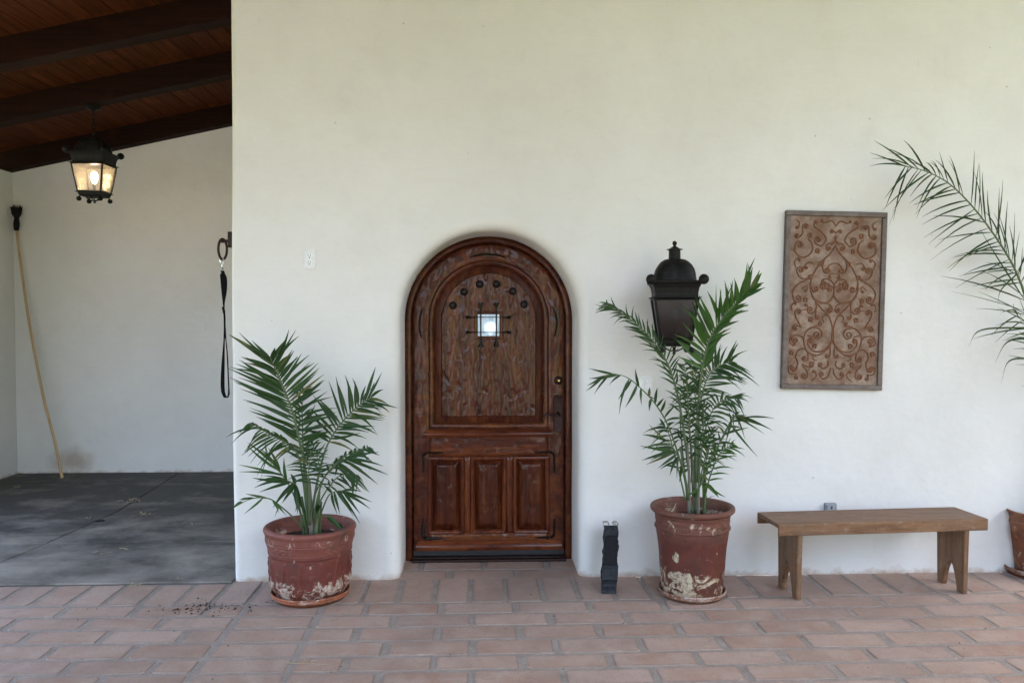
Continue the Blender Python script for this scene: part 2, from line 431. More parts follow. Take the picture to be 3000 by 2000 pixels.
def light_trees_geo():
    _r = random.Random(11); _V, _F = [], []
    for _k in range(15):                                    # trees added behind and right of the viewer to green the upper wall
        _an = R(-58 + _k * 6.5); _d = _r.uniform(15, 19); _cx, _cy = 2 + _d * math.cos(_an), 1 + _d * math.sin(_an); _hh = _r.uniform(6.0, 8.5)
        for _i in range(700):
            _u, _w, _q = _r.gauss(0, 1), _r.gauss(0, 1), _r.gauss(0, 1); _l = math.sqrt(_u * _u + _w * _w + _q * _q); _s = _r.uniform(.55, 1.0)
            _c = Vector((_cx + _u / _l * 2.6 * _s, _cy + _w / _l * 2.6 * _s, _hh * .5 + _q / _l * _hh * .5 * _s))
            _a = Vector((_r.gauss(0, 1), _r.gauss(0, 1), _r.gauss(0, 1))).normalized(); _b = _a.orthogonal().normalized(); _z = .28
            _n0 = len(_V); _V += [_c - _a * _z, _c + _b * _z * .6, _c + _a * _z, _c - _b * _z * .6]; _F.append((_n0, _n0 + 1, _n0 + 2, _n0 + 3))
    return _V, _F
light_trees = obj('light_shaping_trees', light_trees_geo(), M_LIGHT_TREES, loc=(2, -14, 0)); tag(light_trees, 'unseen belt of leafy trees added to green and dim the light on the upper wall', 'trees', kind='stuff')
slab = obj('bay_floor', box(XL - 0.2, XC, YW - 0.03 , YB + 0.1, -0.10, -0.0015), M_SLAB)
slab['kind'] = 'structure'

def brick_mesh(L, W, seed):
    rr = random.Random(seed); c = 0.006 + rr.random() * 0.013; V, F = [], []
    pts = []
    for sx_, sy_ in ((1, -1), (1, 1), (-1, 1), (-1, -1)):
        cr = c * (0.5 + rr.random() * 1.3)
        ex, ey = sx_ * L / 2, sy_ * W / 2
        a0 = {(1, -1): -90, (1, 1): 0, (-1, 1): 90, (-1, -1): 180}[(sx_, sy_)]
        for da in (0, 45, 90):
            a = R(a0 + da)
            pts.append((ex - sx_ * cr + cr * math.cos(a) + rr.uniform(-.005, .005), ey - sy_ * cr + cr * math.sin(a) + rr.uniform(-.005, .005)))
    n = 12; ins = 0.005
    for z, s in ((-0.04, 0), (-0.0031, 0.0), (rr.uniform(-.0010, .0010), ins)):
        for x, y in pts:
            l = math.hypot(x, y); V.append((x * (1 - s / (L / 2)), y * (1 - s / (W / 2)), z + (rr.uniform(-.0008, .0008) if s else 0)))
    for i in range(2):
        for k in range(n): F.append((i * n + k, i * n + (k + 1) % n, (i + 1) * n + (k + 1) % n, (i + 1) * n + k))
    F.append(tuple(range(2 * n, 3 * n)))
    return V, F
def mesh_of(name, geo, mat, smooth=False):
    me = bpy.data.meshes.new(name); me.from_pydata([tuple(p) for p in geo[0]], [], geo[1]); me.materials.append(mat); me.update()
    if smooth: me.polygons.foreach_set('use_smooth', [True] * len(me.polygons))
    return me
BL, BW = 0.373, 0.148
BR = [mesh_of('brick', brick_mesh(BL, BW, i), M_BRICK) for i in range(14)]
BRG = [brick_mesh(BL, BW, i) for i in range(14)]
n_brick = 0; extra = []
def put_brick(x0, x1, y0, y1, near=True):
    """one brick filling that footprint"""
    global n_brick
    lx, ly = x1 - x0, y1 - y0; k = random.randrange(14)
    rot = R(random.uniform(-.5, .5)) + (math.pi if random.random() < 0.5 else 0)
    if ly > lx: rot += math.pi / 2; sc = (ly / BL, lx / BW, 1)
    else: sc = (lx / BL, ly / BW, 1)
    loc = Vector(((x0 + x1) / 2, (y0 + y1) / 2, random.uniform(-.0010, .0010)))
    if near:
        o = bpy.data.objects.new('brick', BR[k]); COL.objects.link(o); o.parent = paving
        o.location = loc; o.rotation_euler = (R(random.uniform(-.25, .25)), R(random.uniform(-.2, .2)), rot); o.scale = sc; n_brick += 1
    else:
        Mx = Matrix.Translation(loc) @ Matrix.Rotation(rot, 4, 'Z') @ Matrix.Diagonal((*sc, 1))
        extra.append(xf(BRG[k], Mx))
rowY = [PZ(1430, y).y for y in (1763, 1796, 1832, 1872, 1917, 1961, 2010)]
while rowY[-1] > -0.8: rowY.append(rowY[-1] - 0.174)
JX, JY = 0.031, 0.023
def bow(x): return 0.0055 * x * x
XS0, XS1 = PZ(654, 1860).x, PZ(885, 1890).x          # the two straight joints near the left pot
def row(xs, y0, y1, near):
    for a, b in zip(xs[:-1], xs[1:]):
        if b < -4.6 or a > 5.2: continue
        d = bow((a + b) / 2); j = random.uniform(-.004, .004)
        vis = near and -3.3 < (a + b) / 2 < 3.6
        put_brick(a + JX / 2 + j, b - JX / 2 + random.uniform(-.004, .004), y0 + d + JY / 2, y1 + d - JY / 2, vis)
def chain(start, step, n, first):
    xs = [start]; x = start + first
    for i in range(n): xs.append(x); x += step
    return xs
for i in range(len(rowY) - 1):
    y1, y0 = rowY[i], rowY[i + 1]; near = y0 > 3.2
    odd = i % 2
    right = chain(XS1, 0.404, 16, 0.236 if odd == 0 else 0.405)
    left = sorted(chain(XS0, -0.378, 12, -0.195 if odd == 0 else -0.37))
    row(left, y0, y1, near); row([XS0, XS1], y0, y1, near); row(right, y0, y1, near)
# header course along the wall
x = -4.4; ys0 = rowY[0]
while x < 5.0:
    w = 0.2035 if x > XC else 0.196
    d = bow(x); vis = -3.3 < x < 3.7
    y1 = YW - 0.035 if x < XC - 0.12 else YW + 0.02 + d
    put_brick(x + JX / 2 - .005, x + w - JX / 2 + .005, ys0 + d + JY / 2, y1, vis); x += w
# bricks in the door recess
XD = PY(1432.5, 1300, YD).x; HW = 491 / 2 / (FPX / YD) ; ZS = PY(1432, 938, YD).z
ya, yb_ = PZ(1430, 1668).y, PZ(1430, 1697).y
for (p0, p1, pxs) in ((yb_ + .015, ya - .012, (1100, 1319, 1510, 1720)), (ya + .012, YD + .03, (1045, 1232, 1417, 1602, 1790))):
    for a, b in zip(pxs[:-1], pxs[1:]):
        A, B_ = PZ(a, 1660).x, PZ(b, 1660).x
        put_brick(A + .016, B_ - .016, p0, p1, True)
far = obj('brick', join(*extra), M_BRICK, paving); far['kind'] = 'stuff'

# ------------------------------------------------------------------ rubber mats in the bay
matrows = [YW - 0.028] + [PZ(300, y).y for y in (1594, 1501, 1417)] + [YB]
seam = [PZ(*p).x for p in ((-130, 1702), (140, 1594), (345, 1501), (478, 1417), (522, 1388))]
mats = thing('unused', 'x', 'x') if False else None
mlab = [('dusty black rubber mat at the brick edge against the left wall', 'dusty black rubber mat along the brick paving beside the wall corner'),
        ('black rubber stall mat against the left wall, second row in from the bricks', 'black rubber stall mat with a small drain hole, second row in from the bricks'),
        ('dark rubber mat against the left wall, third row in from the bricks', 'dark rubber mat littered with straw, third row in from the bricks'),
        ('dark rubber mat under the pole end along the back wall', 'dark rubber mat along the back wall beside the inner corner')]
for i in range(4):
    y0, y1 = matrows[i] + .003, matrows[i + 1] - .003
    for s in (0, 1):
        a0, a1 = (XL + .005, XL + .005) if s == 0 else (seam[i] + .004, seam[i + 1] + .004)
        b0, b1 = (seam[i] - .004, seam[i + 1] - .004) if s == 0 else (XC - .006, XC - .006)
        if s == 0 and i == 0: a0 = a1 = min(XL, b0 - .3)
        zt = 0.012 + random.uniform(-.001, .002)
        hole = PZ(292, 1525, zt) if (i, s) == (1, 1) else None
        bm = bmesh.new()
        q = [bm.verts.new((xx, yy, zt)) for xx, yy in ((a0, y0), (b0, y0), (b1, y1), (a1, y1))]
        f = bm.faces.new(q)
        r_ = bmesh.ops.extrude_face_region(bm, geom=[f]); 
        for v in r_['geom']:
            if isinstance(v, bmesh.types.BMVert): v.co.z = 0.0
        bmesh.ops.recalc_face_normals(bm, faces=bm.faces[:])
        bmesh.ops.bevel(bm, geom=[e for e in bm.edges], offset=0.003, segments=1, affect='EDGES')
        G = bm_geo(bm)
        o = obj('rubber_mat', G, M_RUBBER, loc=((a0 + b0) / 2, (y0 + y1) / 2, 0))
        tag(o, mlab[i][s], 'mat', 'rubber mats on the bay floor')
        if hole is not None:
            dh = obj('drain_hole', lathe([(0.0, zt + .001), (0.021, zt + .001), (0.024, zt + .0035), (0.034, zt + .0035), (0.036, zt - .002)], (hole.x, hole.y, 0), 24), m_plain('dark_hole', (0.006, 0.006, 0.006), 0.9), o)

# ------------------------------------------------------------------ walls
def wob(v, s, a): return a * noise.noise(Vector(v) * s)
RND = 0.075
NA = 44
def arch_path(d, Y, z0=0.0, hw=None, zs=None, n=NA, jit=0.0):
    hw = HW if hw is None else hw; zs = ZS if zs is None else zs; h = hw + d; P = []
    for i in range(8): P.append((-h, z0 + (zs - z0) * i / 8))
    for i in range(n + 1):
        a = math.pi - math.pi * i / n; P.append((h * math.cos(a), zs + h * math.sin(a)))
    for i in range(1, 9): P.append((h, zs + (z0 - zs) * i / 8))
    return [Vector((XD + px_ + wob((px_, pz_, Y * 0.3), 2.5, jit), Y, pz_ + (wob((pz_, px_, 5), 2.5, jit) if pz_ > z0 else 0))) for px_, pz_ in P]
loops = [arch_path(0.0, YD + 0.12, jit=.003), arch_path(0.0, YD - 0.01, jit=.003), arch_path(0.0, (YD + YW + RND) / 2, jit=.005), arch_path(0.0, YW + RND, jit=.006)]
for a in (15, 30, 45, 60, 75, 90):
    loops.append(arch_path(RND * (1 - math.cos(R(a))), YW + RND * (1 - math.sin(R(a))), jit=.006))
loops.append(arch_path(RND + .012, YW, jit=.006))
V, F = rings(loops, closed=False)
last = (len(loops) - 1) * len(loops[0]); inner = list(range(last, len(V)))
XRE = 9.5; ZT = lambda x_: ZR(x_) + 0.17
# rounded corner strip
CR = 0.03; nz = 22; cols = []
zt = ZT(XC)
for a in (0, 22, 45, 67, 90):
    col = []
    for i in range(nz + 1):
        z = zt * i / nz; w = wob((0.3, 0.1, z), 1.1, 0.009) + 0.006 * (z - 1.6) * (z > 1.6)
        col.append(len(V)); V.append(Vector((XC + CR * (1 - math.sin(R(a))) + w, YW + CR * (1 - math.cos(R(a))), z)))
    cols.append(col)
# cols[0]: on the front face, cols[-1]: on the return
col = []
for i in range(nz + 1): col.append(len(V)); V.append(Vector((XC, YB + 0.2, zt * i / nz)))
cols.append(col)
col0 = []
for i in range(nz + 1):
    v = V[cols[0][i]]; col0.append(len(V)); V.append(Vector((v.x + 0.012, YW, v.z)))
cols.insert(0, col0)
for c0, c1 in zip(cols[:-1], cols[1:]):
    for i in range(nz): F.append((c0[i], c0[i + 1], c1[i + 1], c1[i]))
k = len(V)
V += [Vector((XRE, YW, 0)), Vector((XRE, YW, ZT(XRE))), Vector((XRE, YW + .5, 0)), Vector((XRE, YW + .5, ZT(XRE)))]
F.append(tuple(col0[::-1]) [::-1][::-1] if False else tuple(list(reversed(col0)) + inner + [k, k + 1]))
F.append((k, k + 2, k + 3, k + 1))
wall = obj('plaster_wall', fixn((V, F)), M_PLASTER, loc=(XC + .3, YW, 0), smooth=40)
tag(wall, 'tall white plaster wall with an arched door recess', 'wall')
xb0 = XL - 0.3
bw = obj('bay_wall', prism([(xb0, 0), (XC + .1, 0), (XC + .1, ZT(XC + .1)), (xb0, ZT(xb0))], YB, YB + .3), M_PLASTER_BAY, loc=(XL + 1, YB, 0))
tag(bw, 'white plaster back wall of the open bay under the dark beams', 'wall')
lw = obj('bay_wall', prism([(XL - .25, 0), (XL, 0), (XL, ZR(XL) - .001), (XL - .25, ZR(XL - .25) - .001)], YW + 1.6, YB - .004), M_PLASTER_BAY, loc=(XL - .1, YB - 1, 0))
tag(lw, 'white plaster side wall of the bay meeting the back wall behind the pole', 'wall')

# ------------------------------------------------------------------ roof: planks on beams
roof = thing('roof', 'dark stained timber roof of planks on sloping beams above the bay', 'roof', (XL, YB, ZR(XL)))
YR0 = -1.0
def slope_box(x0, x1, y0, y1, dz0, dz1, bev=0.0):
    bm = bmesh.new()
    P = [(x0, y0, ZR(x0) + dz0), (x1, y0, ZR(x1) + dz0), (x1, y1, ZR(x1) + dz0), (x0, y1, ZR(x0) + dz0),
         (x0, y0, ZR(x0) + dz1), (x1, y0, ZR(x1) + dz1), (x1, y1, ZR(x1) + dz1), (x0, y1, ZR(x0) + dz1)]
    v = [bm.verts.new(p) for p in P]
    for q in ((3, 2, 1, 0), (4, 5, 6, 7), (0, 1, 5, 4), (1, 2, 6, 5), (2, 3, 7, 6), (3, 0, 4, 7)): bm.faces.new([v[i] for i in q])
    if bev: bmesh.ops.bevel(bm, geom=bm.edges[:], offset=bev, segments=1, affect='EDGES')
    return bm_geo(bm)
DZ = 0.185
for px0_, px1_, what in ((-5.3, -4.0, 'opposite the open bay'), (-0.55, 0.55, 'facing the arched door'), (4.3, 5.6, 'beyond the bench and flared pot')):  # unseen piers added to narrow the light into separate openings
    o = obj('light_shaping_pier', prism([(px0_, -.003), (px1_, -.003), (px1_, ZR(px1_) - .002), (px0_, ZR(px0_) - .002)], -0.95, -0.42), M_PLASTER, loc=((px0_ + px1_) / 2, -.7, 0))
    tag(o, 'unseen white plaster pier added to split the incoming light ' + what, 'pier', 'unseen piers added to shape the light')
obj('deck', slope_box(XL - .5, XRE + .6, YR0, YB + .4, DZ + .03, DZ + .10), M_PLANK, roof)
x = XL - .12
while x < XC + 0.75:
    obj('plank', slope_box(x, x + .136, 2.2, YB + .02, DZ + random.uniform(-.001, .001), DZ + .024, .003), M_PLANK, roof); x += .140
obj('plank', slope_box(x, XRE + .5, YR0 + .02, YW - .01, DZ, DZ + .024), M_PLANK, roof)
obj('plank', slope_box(XL - .4, x - .01, YR0 + .02, 2.19, DZ, DZ + .024), M_PLANK, roof)
def PR(px, py):
    d = ray(px, py); t_ = (_a.z - RS * _a.x - CAMH) / (d.z - RS * d.x); return CP + d * t_
yA, yB = PR(0, 190).y, PR(0, 357).y
bw_ = 0.15
for yy, xe in ((yA, XC + .05), (yB, XC + .05), (YB - .135, XC + .05)):
    obj('beam', slope_box(XL - .45, xe, yy, yy + (bw_ if yy < YB - .2 else .134), 0, DZ + .01, .006), M_BEAM, roof)
yy = yA - (yB - yA)
while yy > YR0 + .1:
    obj('beam', slope_box(XL - .4, XRE + .4, yy, yy + bw_, 0, DZ + .01, .006), M_BEAM, roof); yy -= (yB - yA)
print('beams', yA, yB, YB, 'bricks', n_brick)

# ------------------------------------------------------------------ arched door
M_WOOD_Z = m_doorwood('door_wood_upright', 0.8, 'z')
M_WOOD_X = m_doorwood('door_wood_cross', 0.8, 'x')
M_WOOD_A = m_doorwood('door_wood_arched', 0.66, 'a')
M_WOOD_M = m_doorwood('door_wood_moulding', 0.95, 'z', 0.45)
M_WOOD_MX = m_doorwood('door_wood_moulding_cross', 0.95, 'x', 0.45)
M_WOOD_P = m_doorwood('door_wood_panel', 0.6, 'z', 0.75)
M_IRON = m_metal('black_iron', (0.012, 0.011, 0.010), (0.035, 0.03, 0.027), 0.42, 0.7, 60, 0.5)
M_BRONZE = m_metal('dark_bronze', (0.030, 0.017, 0.015), (0.05, 0.03, 0.026), 0.4, 0.7, 40, 0.15)
M_BRASS = m_metal('brass', (0.6, 0.42, 0.16), (0.5, 0.35, 0.12), 0.3, 1.0, 40, 0.1)
M_SWEEP = m_plain('black_sweep', (0.012, 0.012, 0.013), 0.45)
M_PEEP = m_glass('peephole_glass', (0.8, 0.85, 0.88), 0.02)
door = thing('arched_door', 'arched reddish brown carved wooden door with a small barred peephole', 'door', (XD, YD, 0))
F0 = YD                       # frame front
FS = F0 + 0.016               # stile face
FB = F0 + 0.050               # back board
def U(px): return XD + (px - 1432.5) * YD / FPX
def W(py): return (1640 - py) * YD / FPX
# frame: an arched band
g = join(rings([arch_path(-.001, F0 + .10), arch_path(-.001, F0 + .008), arch_path(-.008, F0), arch_path(-.036, F0 + .001), arch_path(-.043, F0 + .007), arch_path(-.044, F0 + .06)], closed=False))
def hewn(geo, sc, amp):
    return [p + Vector((0, amp * noise.noise(Vector((p.x * sc[0], p.y * 3, p.z * sc[1]))), 0)) for p in geo[0]], geo[1]
def dense_arch(ds, z0, n=90, nz_=50):
    L = []
    for d, y in ds:
        h = HW + d; P = []
        for i in range(nz_): P.append((-h, z0 + (ZS - z0) * i / nz_))
        for i in range(n + 1):
            a = math.pi - math.pi * i / n; P.append((h * math.cos(a), ZS + h * math.sin(a)))
        for i in range(1, nz_ + 1): P.append((h, ZS + (z0 - ZS) * i / nz_))
        L.append([Vector((XD + a, y, b)) for a, b in P])
    return rings(L, closed=False)
def hew2(p, amp):
    q = Vector((p.x, p.z, 0))
    n1 = noise.noise(Vector((q.x * 24, q.y * 18, 1.3))); n2 = noise.noise(Vector((q.x * 50, q.y * 34, 4.1)))
    pit = min(0, noise.noise(Vector((q.x * 30, q.y * 17, 9.7))) + 0.25)
    return -amp * (n1 * 0.8 + n2 * 0.45 + pit * -1.0 * -1)
def roughen(geo, amp): return [p + Vector((0, hew2(p, amp), 0)) for p in geo[0]], geo[1]
g = dense_arch([(-.001, F0 + .10), (-.001, F0 + .010), (-.005, F0 + .003), (-.010, F0), (-.022, F0 - .002), (-.036, F0 + .001), (-.042, F0 + .006), (-.044, F0 + .06)], 0.0)
obj('frame', fixn(roughen(g, .0022)), M_WOOD_A, door, smooth=50)
# leaf back board
bk = [p for p in arch_path(-.04, FB, z0=W(1628))]
obj('leaf', fixn(prism([(p.x, p.z) for p in bk], FB, FB + .03)), M_WOOD_Z, door)
# stile and arched rail
ds = [(-.048, FB), (-.048, FS + .007), (-.053, FS + .001)] + [(-.048 - .107 * k / 12, FS - .003 * math.sin(math.pi * k / 12)) for k in range(1, 12)] + [(-.154, FS + .003), (-.156, FB)]
obj('stile', fixn(roughen(dense_arch(ds, W(1622)), .0040)), M_WOOD_A, door, smooth=50)
# lower rails
XS = HW - .157
def hbox(x0, x1, z0, z1, y, mat, name, amp=.002, nx=40, nzz=10, par=None):
    V, F = [], []
    for j in range(nzz + 1):
        for i in range(nx + 1):
            xx, zz = x0 + (x1 - x0) * i / nx, z0 + (z1 - z0) * j / nzz
            e = min(i, nx - i, j, nzz - j)
            p = Vector((xx, y + (.006 if e == 0 else 0), zz)); p.y += hew2(p, amp); V.append(p)
    for j in range(nzz):
        for i in range(nx):
            a = j * (nx + 1) + i; F.append((a, a + 1, a + nx + 2, a + nx + 1))
    n0 = len(V); per = [i for i in range(nx + 1)] + [(j + 1) * (nx + 1) - 1 for j in range(1, nzz + 1)] + [nzz * (nx + 1) + i for i in range(nx - 1, -1, -1)] + [j * (nx + 1) for j in range(nzz - 1, 0, -1)]
    for i in per: V.append(Vector((V[i].x, FB, V[i].z)))
    for k in range(len(per)):
        kk = (k + 1) % len(per); F.append((per[k], per[kk], n0 + kk, n0 + k))
    return obj(name, fixn((V, F)), mat, par or door, smooth=50)
hbox(XD - XS, XD + XS, W(1335), W(1249), FS, M_WOOD_X, 'rail', .0030, 60, 14)
hbox(XD - XS, XD + XS, W(1622), W(1562), FS, M_WOOD_X, 'rail', .0026, 60, 10)
hbox(U(1359), U(1379), W(1561), W(1336), FS, M_WOOD_Z, 'mullion', .0024, 5, 40)
hbox(U(1483), U(1505), W(1561), W(1336), FS, M_WOOD_Z, 'mullion', .0024, 5, 40)
def bead(pts_x, prof, closed=True): pass
def rect_ring(x0, x1, z0, z1, prof):
    """moulding round a rectangle; prof = (inset, y)"""
    return rings([[Vector((x0 + d, y, z0 + d)), Vector((x1 - d, y, z0 + d)), Vector((x1 - d, y, z1 - d)), Vector((x0 + d, y, z1 - d))] for d, y in prof])
mp = lambda w, y0, y1: [(0, y1), (0, y0 + .007), (w * .12, y0 + .002), (w * .35, y0), (w * .6, y0 + .002), (w * .85, y0 + .009), (w, y0 + .016), (w, y1)]
# lower panels
for a, b in ((1252.5, 1359.5), (1378.5, 1483.5), (1504.5, 1611.5)):
    x0, x1, z0, z1 = U(a), U(b), W(1563), W(1334.5)
    pn = obj('lower_panel', ([], []), M_WOOD_P, door) if False else None
    V, F = [], []; nx, nzz = 22, 52; d = .028
    X0, X1, Z0, Z1 = x0 + d - .002, x1 - d + .002, z0 + d - .002, z1 - d + .002
    for j in range(nzz + 1):
        for i in range(nx + 1):
            xx, zz = X0 + (X1 - X0) * i / nx, Z0 + (Z1 - Z0) * j / nzz
            e = min(xx - X0, X1 - xx, zz - Z0, Z1 - zz)
            p = Vector((xx, FB - .004 - .020 * min(1, max(0, e - .004) / .030), zz)); p.y += hew2(p, .0032 if e > .03 else .001); V.append(p)
    for j in range(nzz):
        for i in range(nx):
            q = j * (nx + 1) + i; F.append((q, q + 1, q + nx + 2, q + nx + 1))
    pn = obj('lower_panel', fixn((V, F)), M_WOOD_P, door, smooth=40)
    obj('moulding', fixn(rect_ring(x0, x1, z0, z1, mp(.028, FS - .012, FB + .001))), M_WOOD_M, pn)
# upper panel
def arch_loop(d, y, zb, n=60, nzz=24):
    h = HW - d; P = [(-h, zb)]
    for i in range(1, nzz): P.append((-h, zb + (ZS - zb) * i / nzz))
    for i in range(n + 1):
        a = math.pi - math.pi * i / n; P.append((h * math.cos(a), ZS + h * math.sin(a)))
    for i in range(nzz - 1, -1, -1): P.append((h, zb + (ZS - zb) * i / nzz))
    return [Vector((XD + a, y, b)) for a, b in P]
zb0 = W(1251)
V, F = [], []; nx, nzz = 110, 220; din = .186; zb = zb0 + .030
h = HW - din
for j in range(nzz + 1):
    zz = zb + (ZS + h - .0005 - zb) * j / nzz
    w = h if zz < ZS else math.sqrt(max(1e-8, h * h - (zz - ZS) ** 2))
    for i in range(nx + 1):
        xx = XD - w + 2 * w * i / nx
        e = min(zz - zb, (h - abs(xx - XD)) if zz < ZS else h - math.hypot(xx - XD, zz - ZS))
        tt = min(1, max(0, e - .006) / .044)
        y = FB - .004 - .012 * tt - (.012 if e > .050 else 0)
        p = Vector((xx, y, zz))
        if e > .050:
            n1 = noise.noise(Vector((xx * 32, zz * 11, 2.2))); n2 = noise.noise(Vector((xx * 75, zz * 20, 7.7)))
            n3 = noise.noise(Vector((xx * 34, zz * 20, 3.3))); pit = max(0, -n3 - .28)
            fade = .6 + .4 * max(0, min(1, (zz - .9) / .5))
            p.y += -.0026 * n1 * fade - .0024 * n2 * fade + .012 * pit
            for cx_ in (-.135, .05, .185):                      # long drying cracks
                dd = abs(xx - XD - cx_ - .012 * noise.noise(Vector((cx_ * 9, zz * 4, 0))))
                if dd < .005 and 0.95 + cx_ < zz < 1.75 - abs(cx_): p.y += .0022 * (1 - dd / .005)
        V.append(p)
for j in range(nzz):
    for i in range(nx):
        q = j * (nx + 1) + i; F.append((q, q + 1, q + nx + 2, q + nx + 1))
up = obj('upper_panel', fixn((V, F)), M_WOOD_P, door, smooth=45)
lp = [arch_loop(.154 + dd, y, zb0 + dd) for dd, y in mp(.034, FS - .012, FB + .001)]
obj('moulding', fixn(rings(lp)), M_WOOD_A, up, smooth=40)
# ledge under the upper panel
def bar_x(x0, x1, prof, taper):
    """prof: list of (y,z); ends mitred by taper"""
    n = len(prof); zc = sum(z for y, z in prof) / n; V = []; zmin, zmax = min(z for y, z in prof), max(z for y, z in prof)
    for s, xx in ((1, x0), (-1, x1)):
        for y, z in prof: V.append(Vector((xx + s * taper * (z - zmin) / (zmax - zmin), y, z)))
    F = [tuple(range(n)), tuple(range(2 * n - 1, n - 1, -1))] + [(i, (i + 1) % n, (i + 1) % n + n, i + n) for i in range(n)]
    return fixn((V, F))
z0, z1 = W(1276), W(1253)
obj('ledge', bar_x(U(1236), U(1626), [(FS + .002, z0), (FS - .022, z0 + .001), (FS - .030, z0 + .012), (FS - .028, z0 + .026), (FS - .016, z1 - .006), (FS + .002, z1)], .028), M_WOOD_MX, door, smooth=50)
z0, z1 = W(1609), W(1582)
obj('kick_rail', bar_x(U(1214), U(1652), [(FS + .004, z0), (FS - .030, z0), (FS - .036, z0 + .014), (FS - .030, z0 + .034), (FS - .012, z1), (FS + .004, z1)], .016), M_WOOD_MX, door, smooth=50)
obj('door_sweep', join(box(U(1210), U(1656), FS - .018, FB, W(1626), W(1609.5), .003), box(U(1216), U(1652), FS - .024, FS - .019, W(1622), W(1619), .001)), M_SWEEP, door)
obj('threshold', join(prism([(U(1206), .0), (U(1660), .0), (U(1660), W(1628)), (U(1206), W(1628))], FS - .02, FB + .02), box(U(1206.5), U(1659.5), FS - .062, FS - .0205, 0.0, .016, .004), box(U(1208), U(1658), FS - .034, FS - .0205, .0165, W(1629), .003)), M_BRONZE, door)
# round nail heads
for cx, cy in ((448, 630), (532, 530), (647, 473), (772, 472), (893, 525), (977, 623)):
    px, py = 1150 + cx / 2.53, 640 + cy / 2.53; c = Vector((U(px), FB - .026, W(py)))
    V, F = lathe([(.0255, 0), (.0255, .003), (.024, .006), (.020, .012), (.013, .016), (.006, .0178), (.0001, .0182)], (0, 0, 0), 20)
    Mx = Matrix.Translation(c) @ Matrix.Rotation(R(90), 4, 'X')
    obj('nail_head', xf((V, F), Mx), M_IRON, door, smooth=40)
# peephole
pf = FB - .036
px0, px1, py0, py1 = U(1150 + 608 / 2.53), U(1150 + 818 / 2.53), W(640 + 883 / 2.53), W(640 + 672 / 2.53)
gx0, gx1, gz0, gz1 = U(1150 + 633 / 2.53), U(1150 + 795 / 2.53), W(640 + 855 / 2.53), W(640 + 695 / 2.53)
iw = gx0 - px0
peep = obj('peephole', fixn(rect_ring(px0, px1, py0, py1, [(0, FB - .02), (0, pf - .002), (.003, pf - .005), (iw * .7, pf - .004), (iw, pf + .001), (iw, pf + .006)])), M_WOOD_P, door)
def m_pane_glow():  # glow and bright spot painted in for the brightness of the pane
    t = NT('painted_pane_glow'); p = t.oco(); n_ = t.noise(t.mapping(p, (60, 1, 14)), 1, 3)
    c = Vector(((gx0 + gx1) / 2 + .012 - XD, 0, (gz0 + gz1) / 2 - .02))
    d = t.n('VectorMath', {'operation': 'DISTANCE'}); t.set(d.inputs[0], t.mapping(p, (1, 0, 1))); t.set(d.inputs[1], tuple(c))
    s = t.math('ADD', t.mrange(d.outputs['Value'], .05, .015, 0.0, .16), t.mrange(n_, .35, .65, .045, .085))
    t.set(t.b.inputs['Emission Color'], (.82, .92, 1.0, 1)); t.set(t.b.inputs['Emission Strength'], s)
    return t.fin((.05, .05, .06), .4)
M_PANE_GLOW = m_pane_glow()
obj('pane', box(gx0 - .002, gx1 + .002, pf + .001, pf + .0025, gz0 - .002, gz1 + .002), None or M_PEEP, peep)
obj('pane_glow_sheet', box(gx0 - .003, gx1 + .003, pf + .0035, pf + .0045, gz0 - .003, gz1 + .003), M_PANE_GLOW, peep)  # glowing sheet added behind the glass
def flare_bar(a, b, y):
    a, b = Vector(a), Vector(b); t_ = (b - a).normalized(); L = (b - a).length
    prof = [(0, .0155), (.004, .017), (.012, .0150), (.030, .0065), (.040, .0048)]
    pts = [a + t_ * s for s, r in prof] + [b - t_ * s for s, r in reversed(prof)]
    rs = [r for s, r in prof] + [r for s, r in reversed(prof)]
    return tube(pts, rs, 10, flat=0.6)
yb0 = pf - .016
for cy in (718, 830):
    z = W(640 + cy / 2.53); obj('bar', flare_bar((U(1150 + 545 / 2.53), yb0, z), (U(1150 + 877 / 2.53), yb0, z), 0), M_IRON, peep, smooth=50)
for cx in (655, 770):
    xx = U(1150 + cx / 2.53); obj('bar', flare_bar((xx, yb0 + .008, W(640 + 940 / 2.53)), (xx, yb0 + .008, W(640 + 610 / 2.53)), 0), M_IRON, peep, smooth=50)
# iron stitches on the arched rail and straps at the lower corners
def twisted(pts, r0, name):
    pts = catmull(pts, 10); n = len(pts)
    rs = [r0 * (0.45 + 0.55 * min(1, 6 * min(i, n - 1 - i) / n)) * (1 + .22 * math.sin(i * 1.9)) for i in range(n)]
    obj(name, tube(pts, rs, 8, flat=.6), M_IRON, door, smooth=60)
def D3(cx, cy, y): return Vector((U(1150 + cx / 2.53), y, W(640 + cy / 2.53)))
def D4(cx, cy, y): return Vector((U(1150 + cx / 3.016), y, W(1200 + cy / 3.016)))
ys_ = FS - .006
twisted([D3(578, 275, ys_), D3(640, 258, ys_), D3(710, 252, ys_), D3(775, 258, ys_), D3(840, 277, ys_)], .010, 'iron_strap')
twisted([D3(222, 655, ys_), D3(208, 710, ys_), D3(202, 765, ys_), D3(204, 820, ys_), D3(218, 872, ys_)], .010, 'iron_strap')
twisted([D3(1190, 640, ys_), D3(1212, 700, ys_), D3(1220, 750, ys_), D3(1216, 810, ys_), D3(1204, 865, ys_)], .010, 'iron_strap')
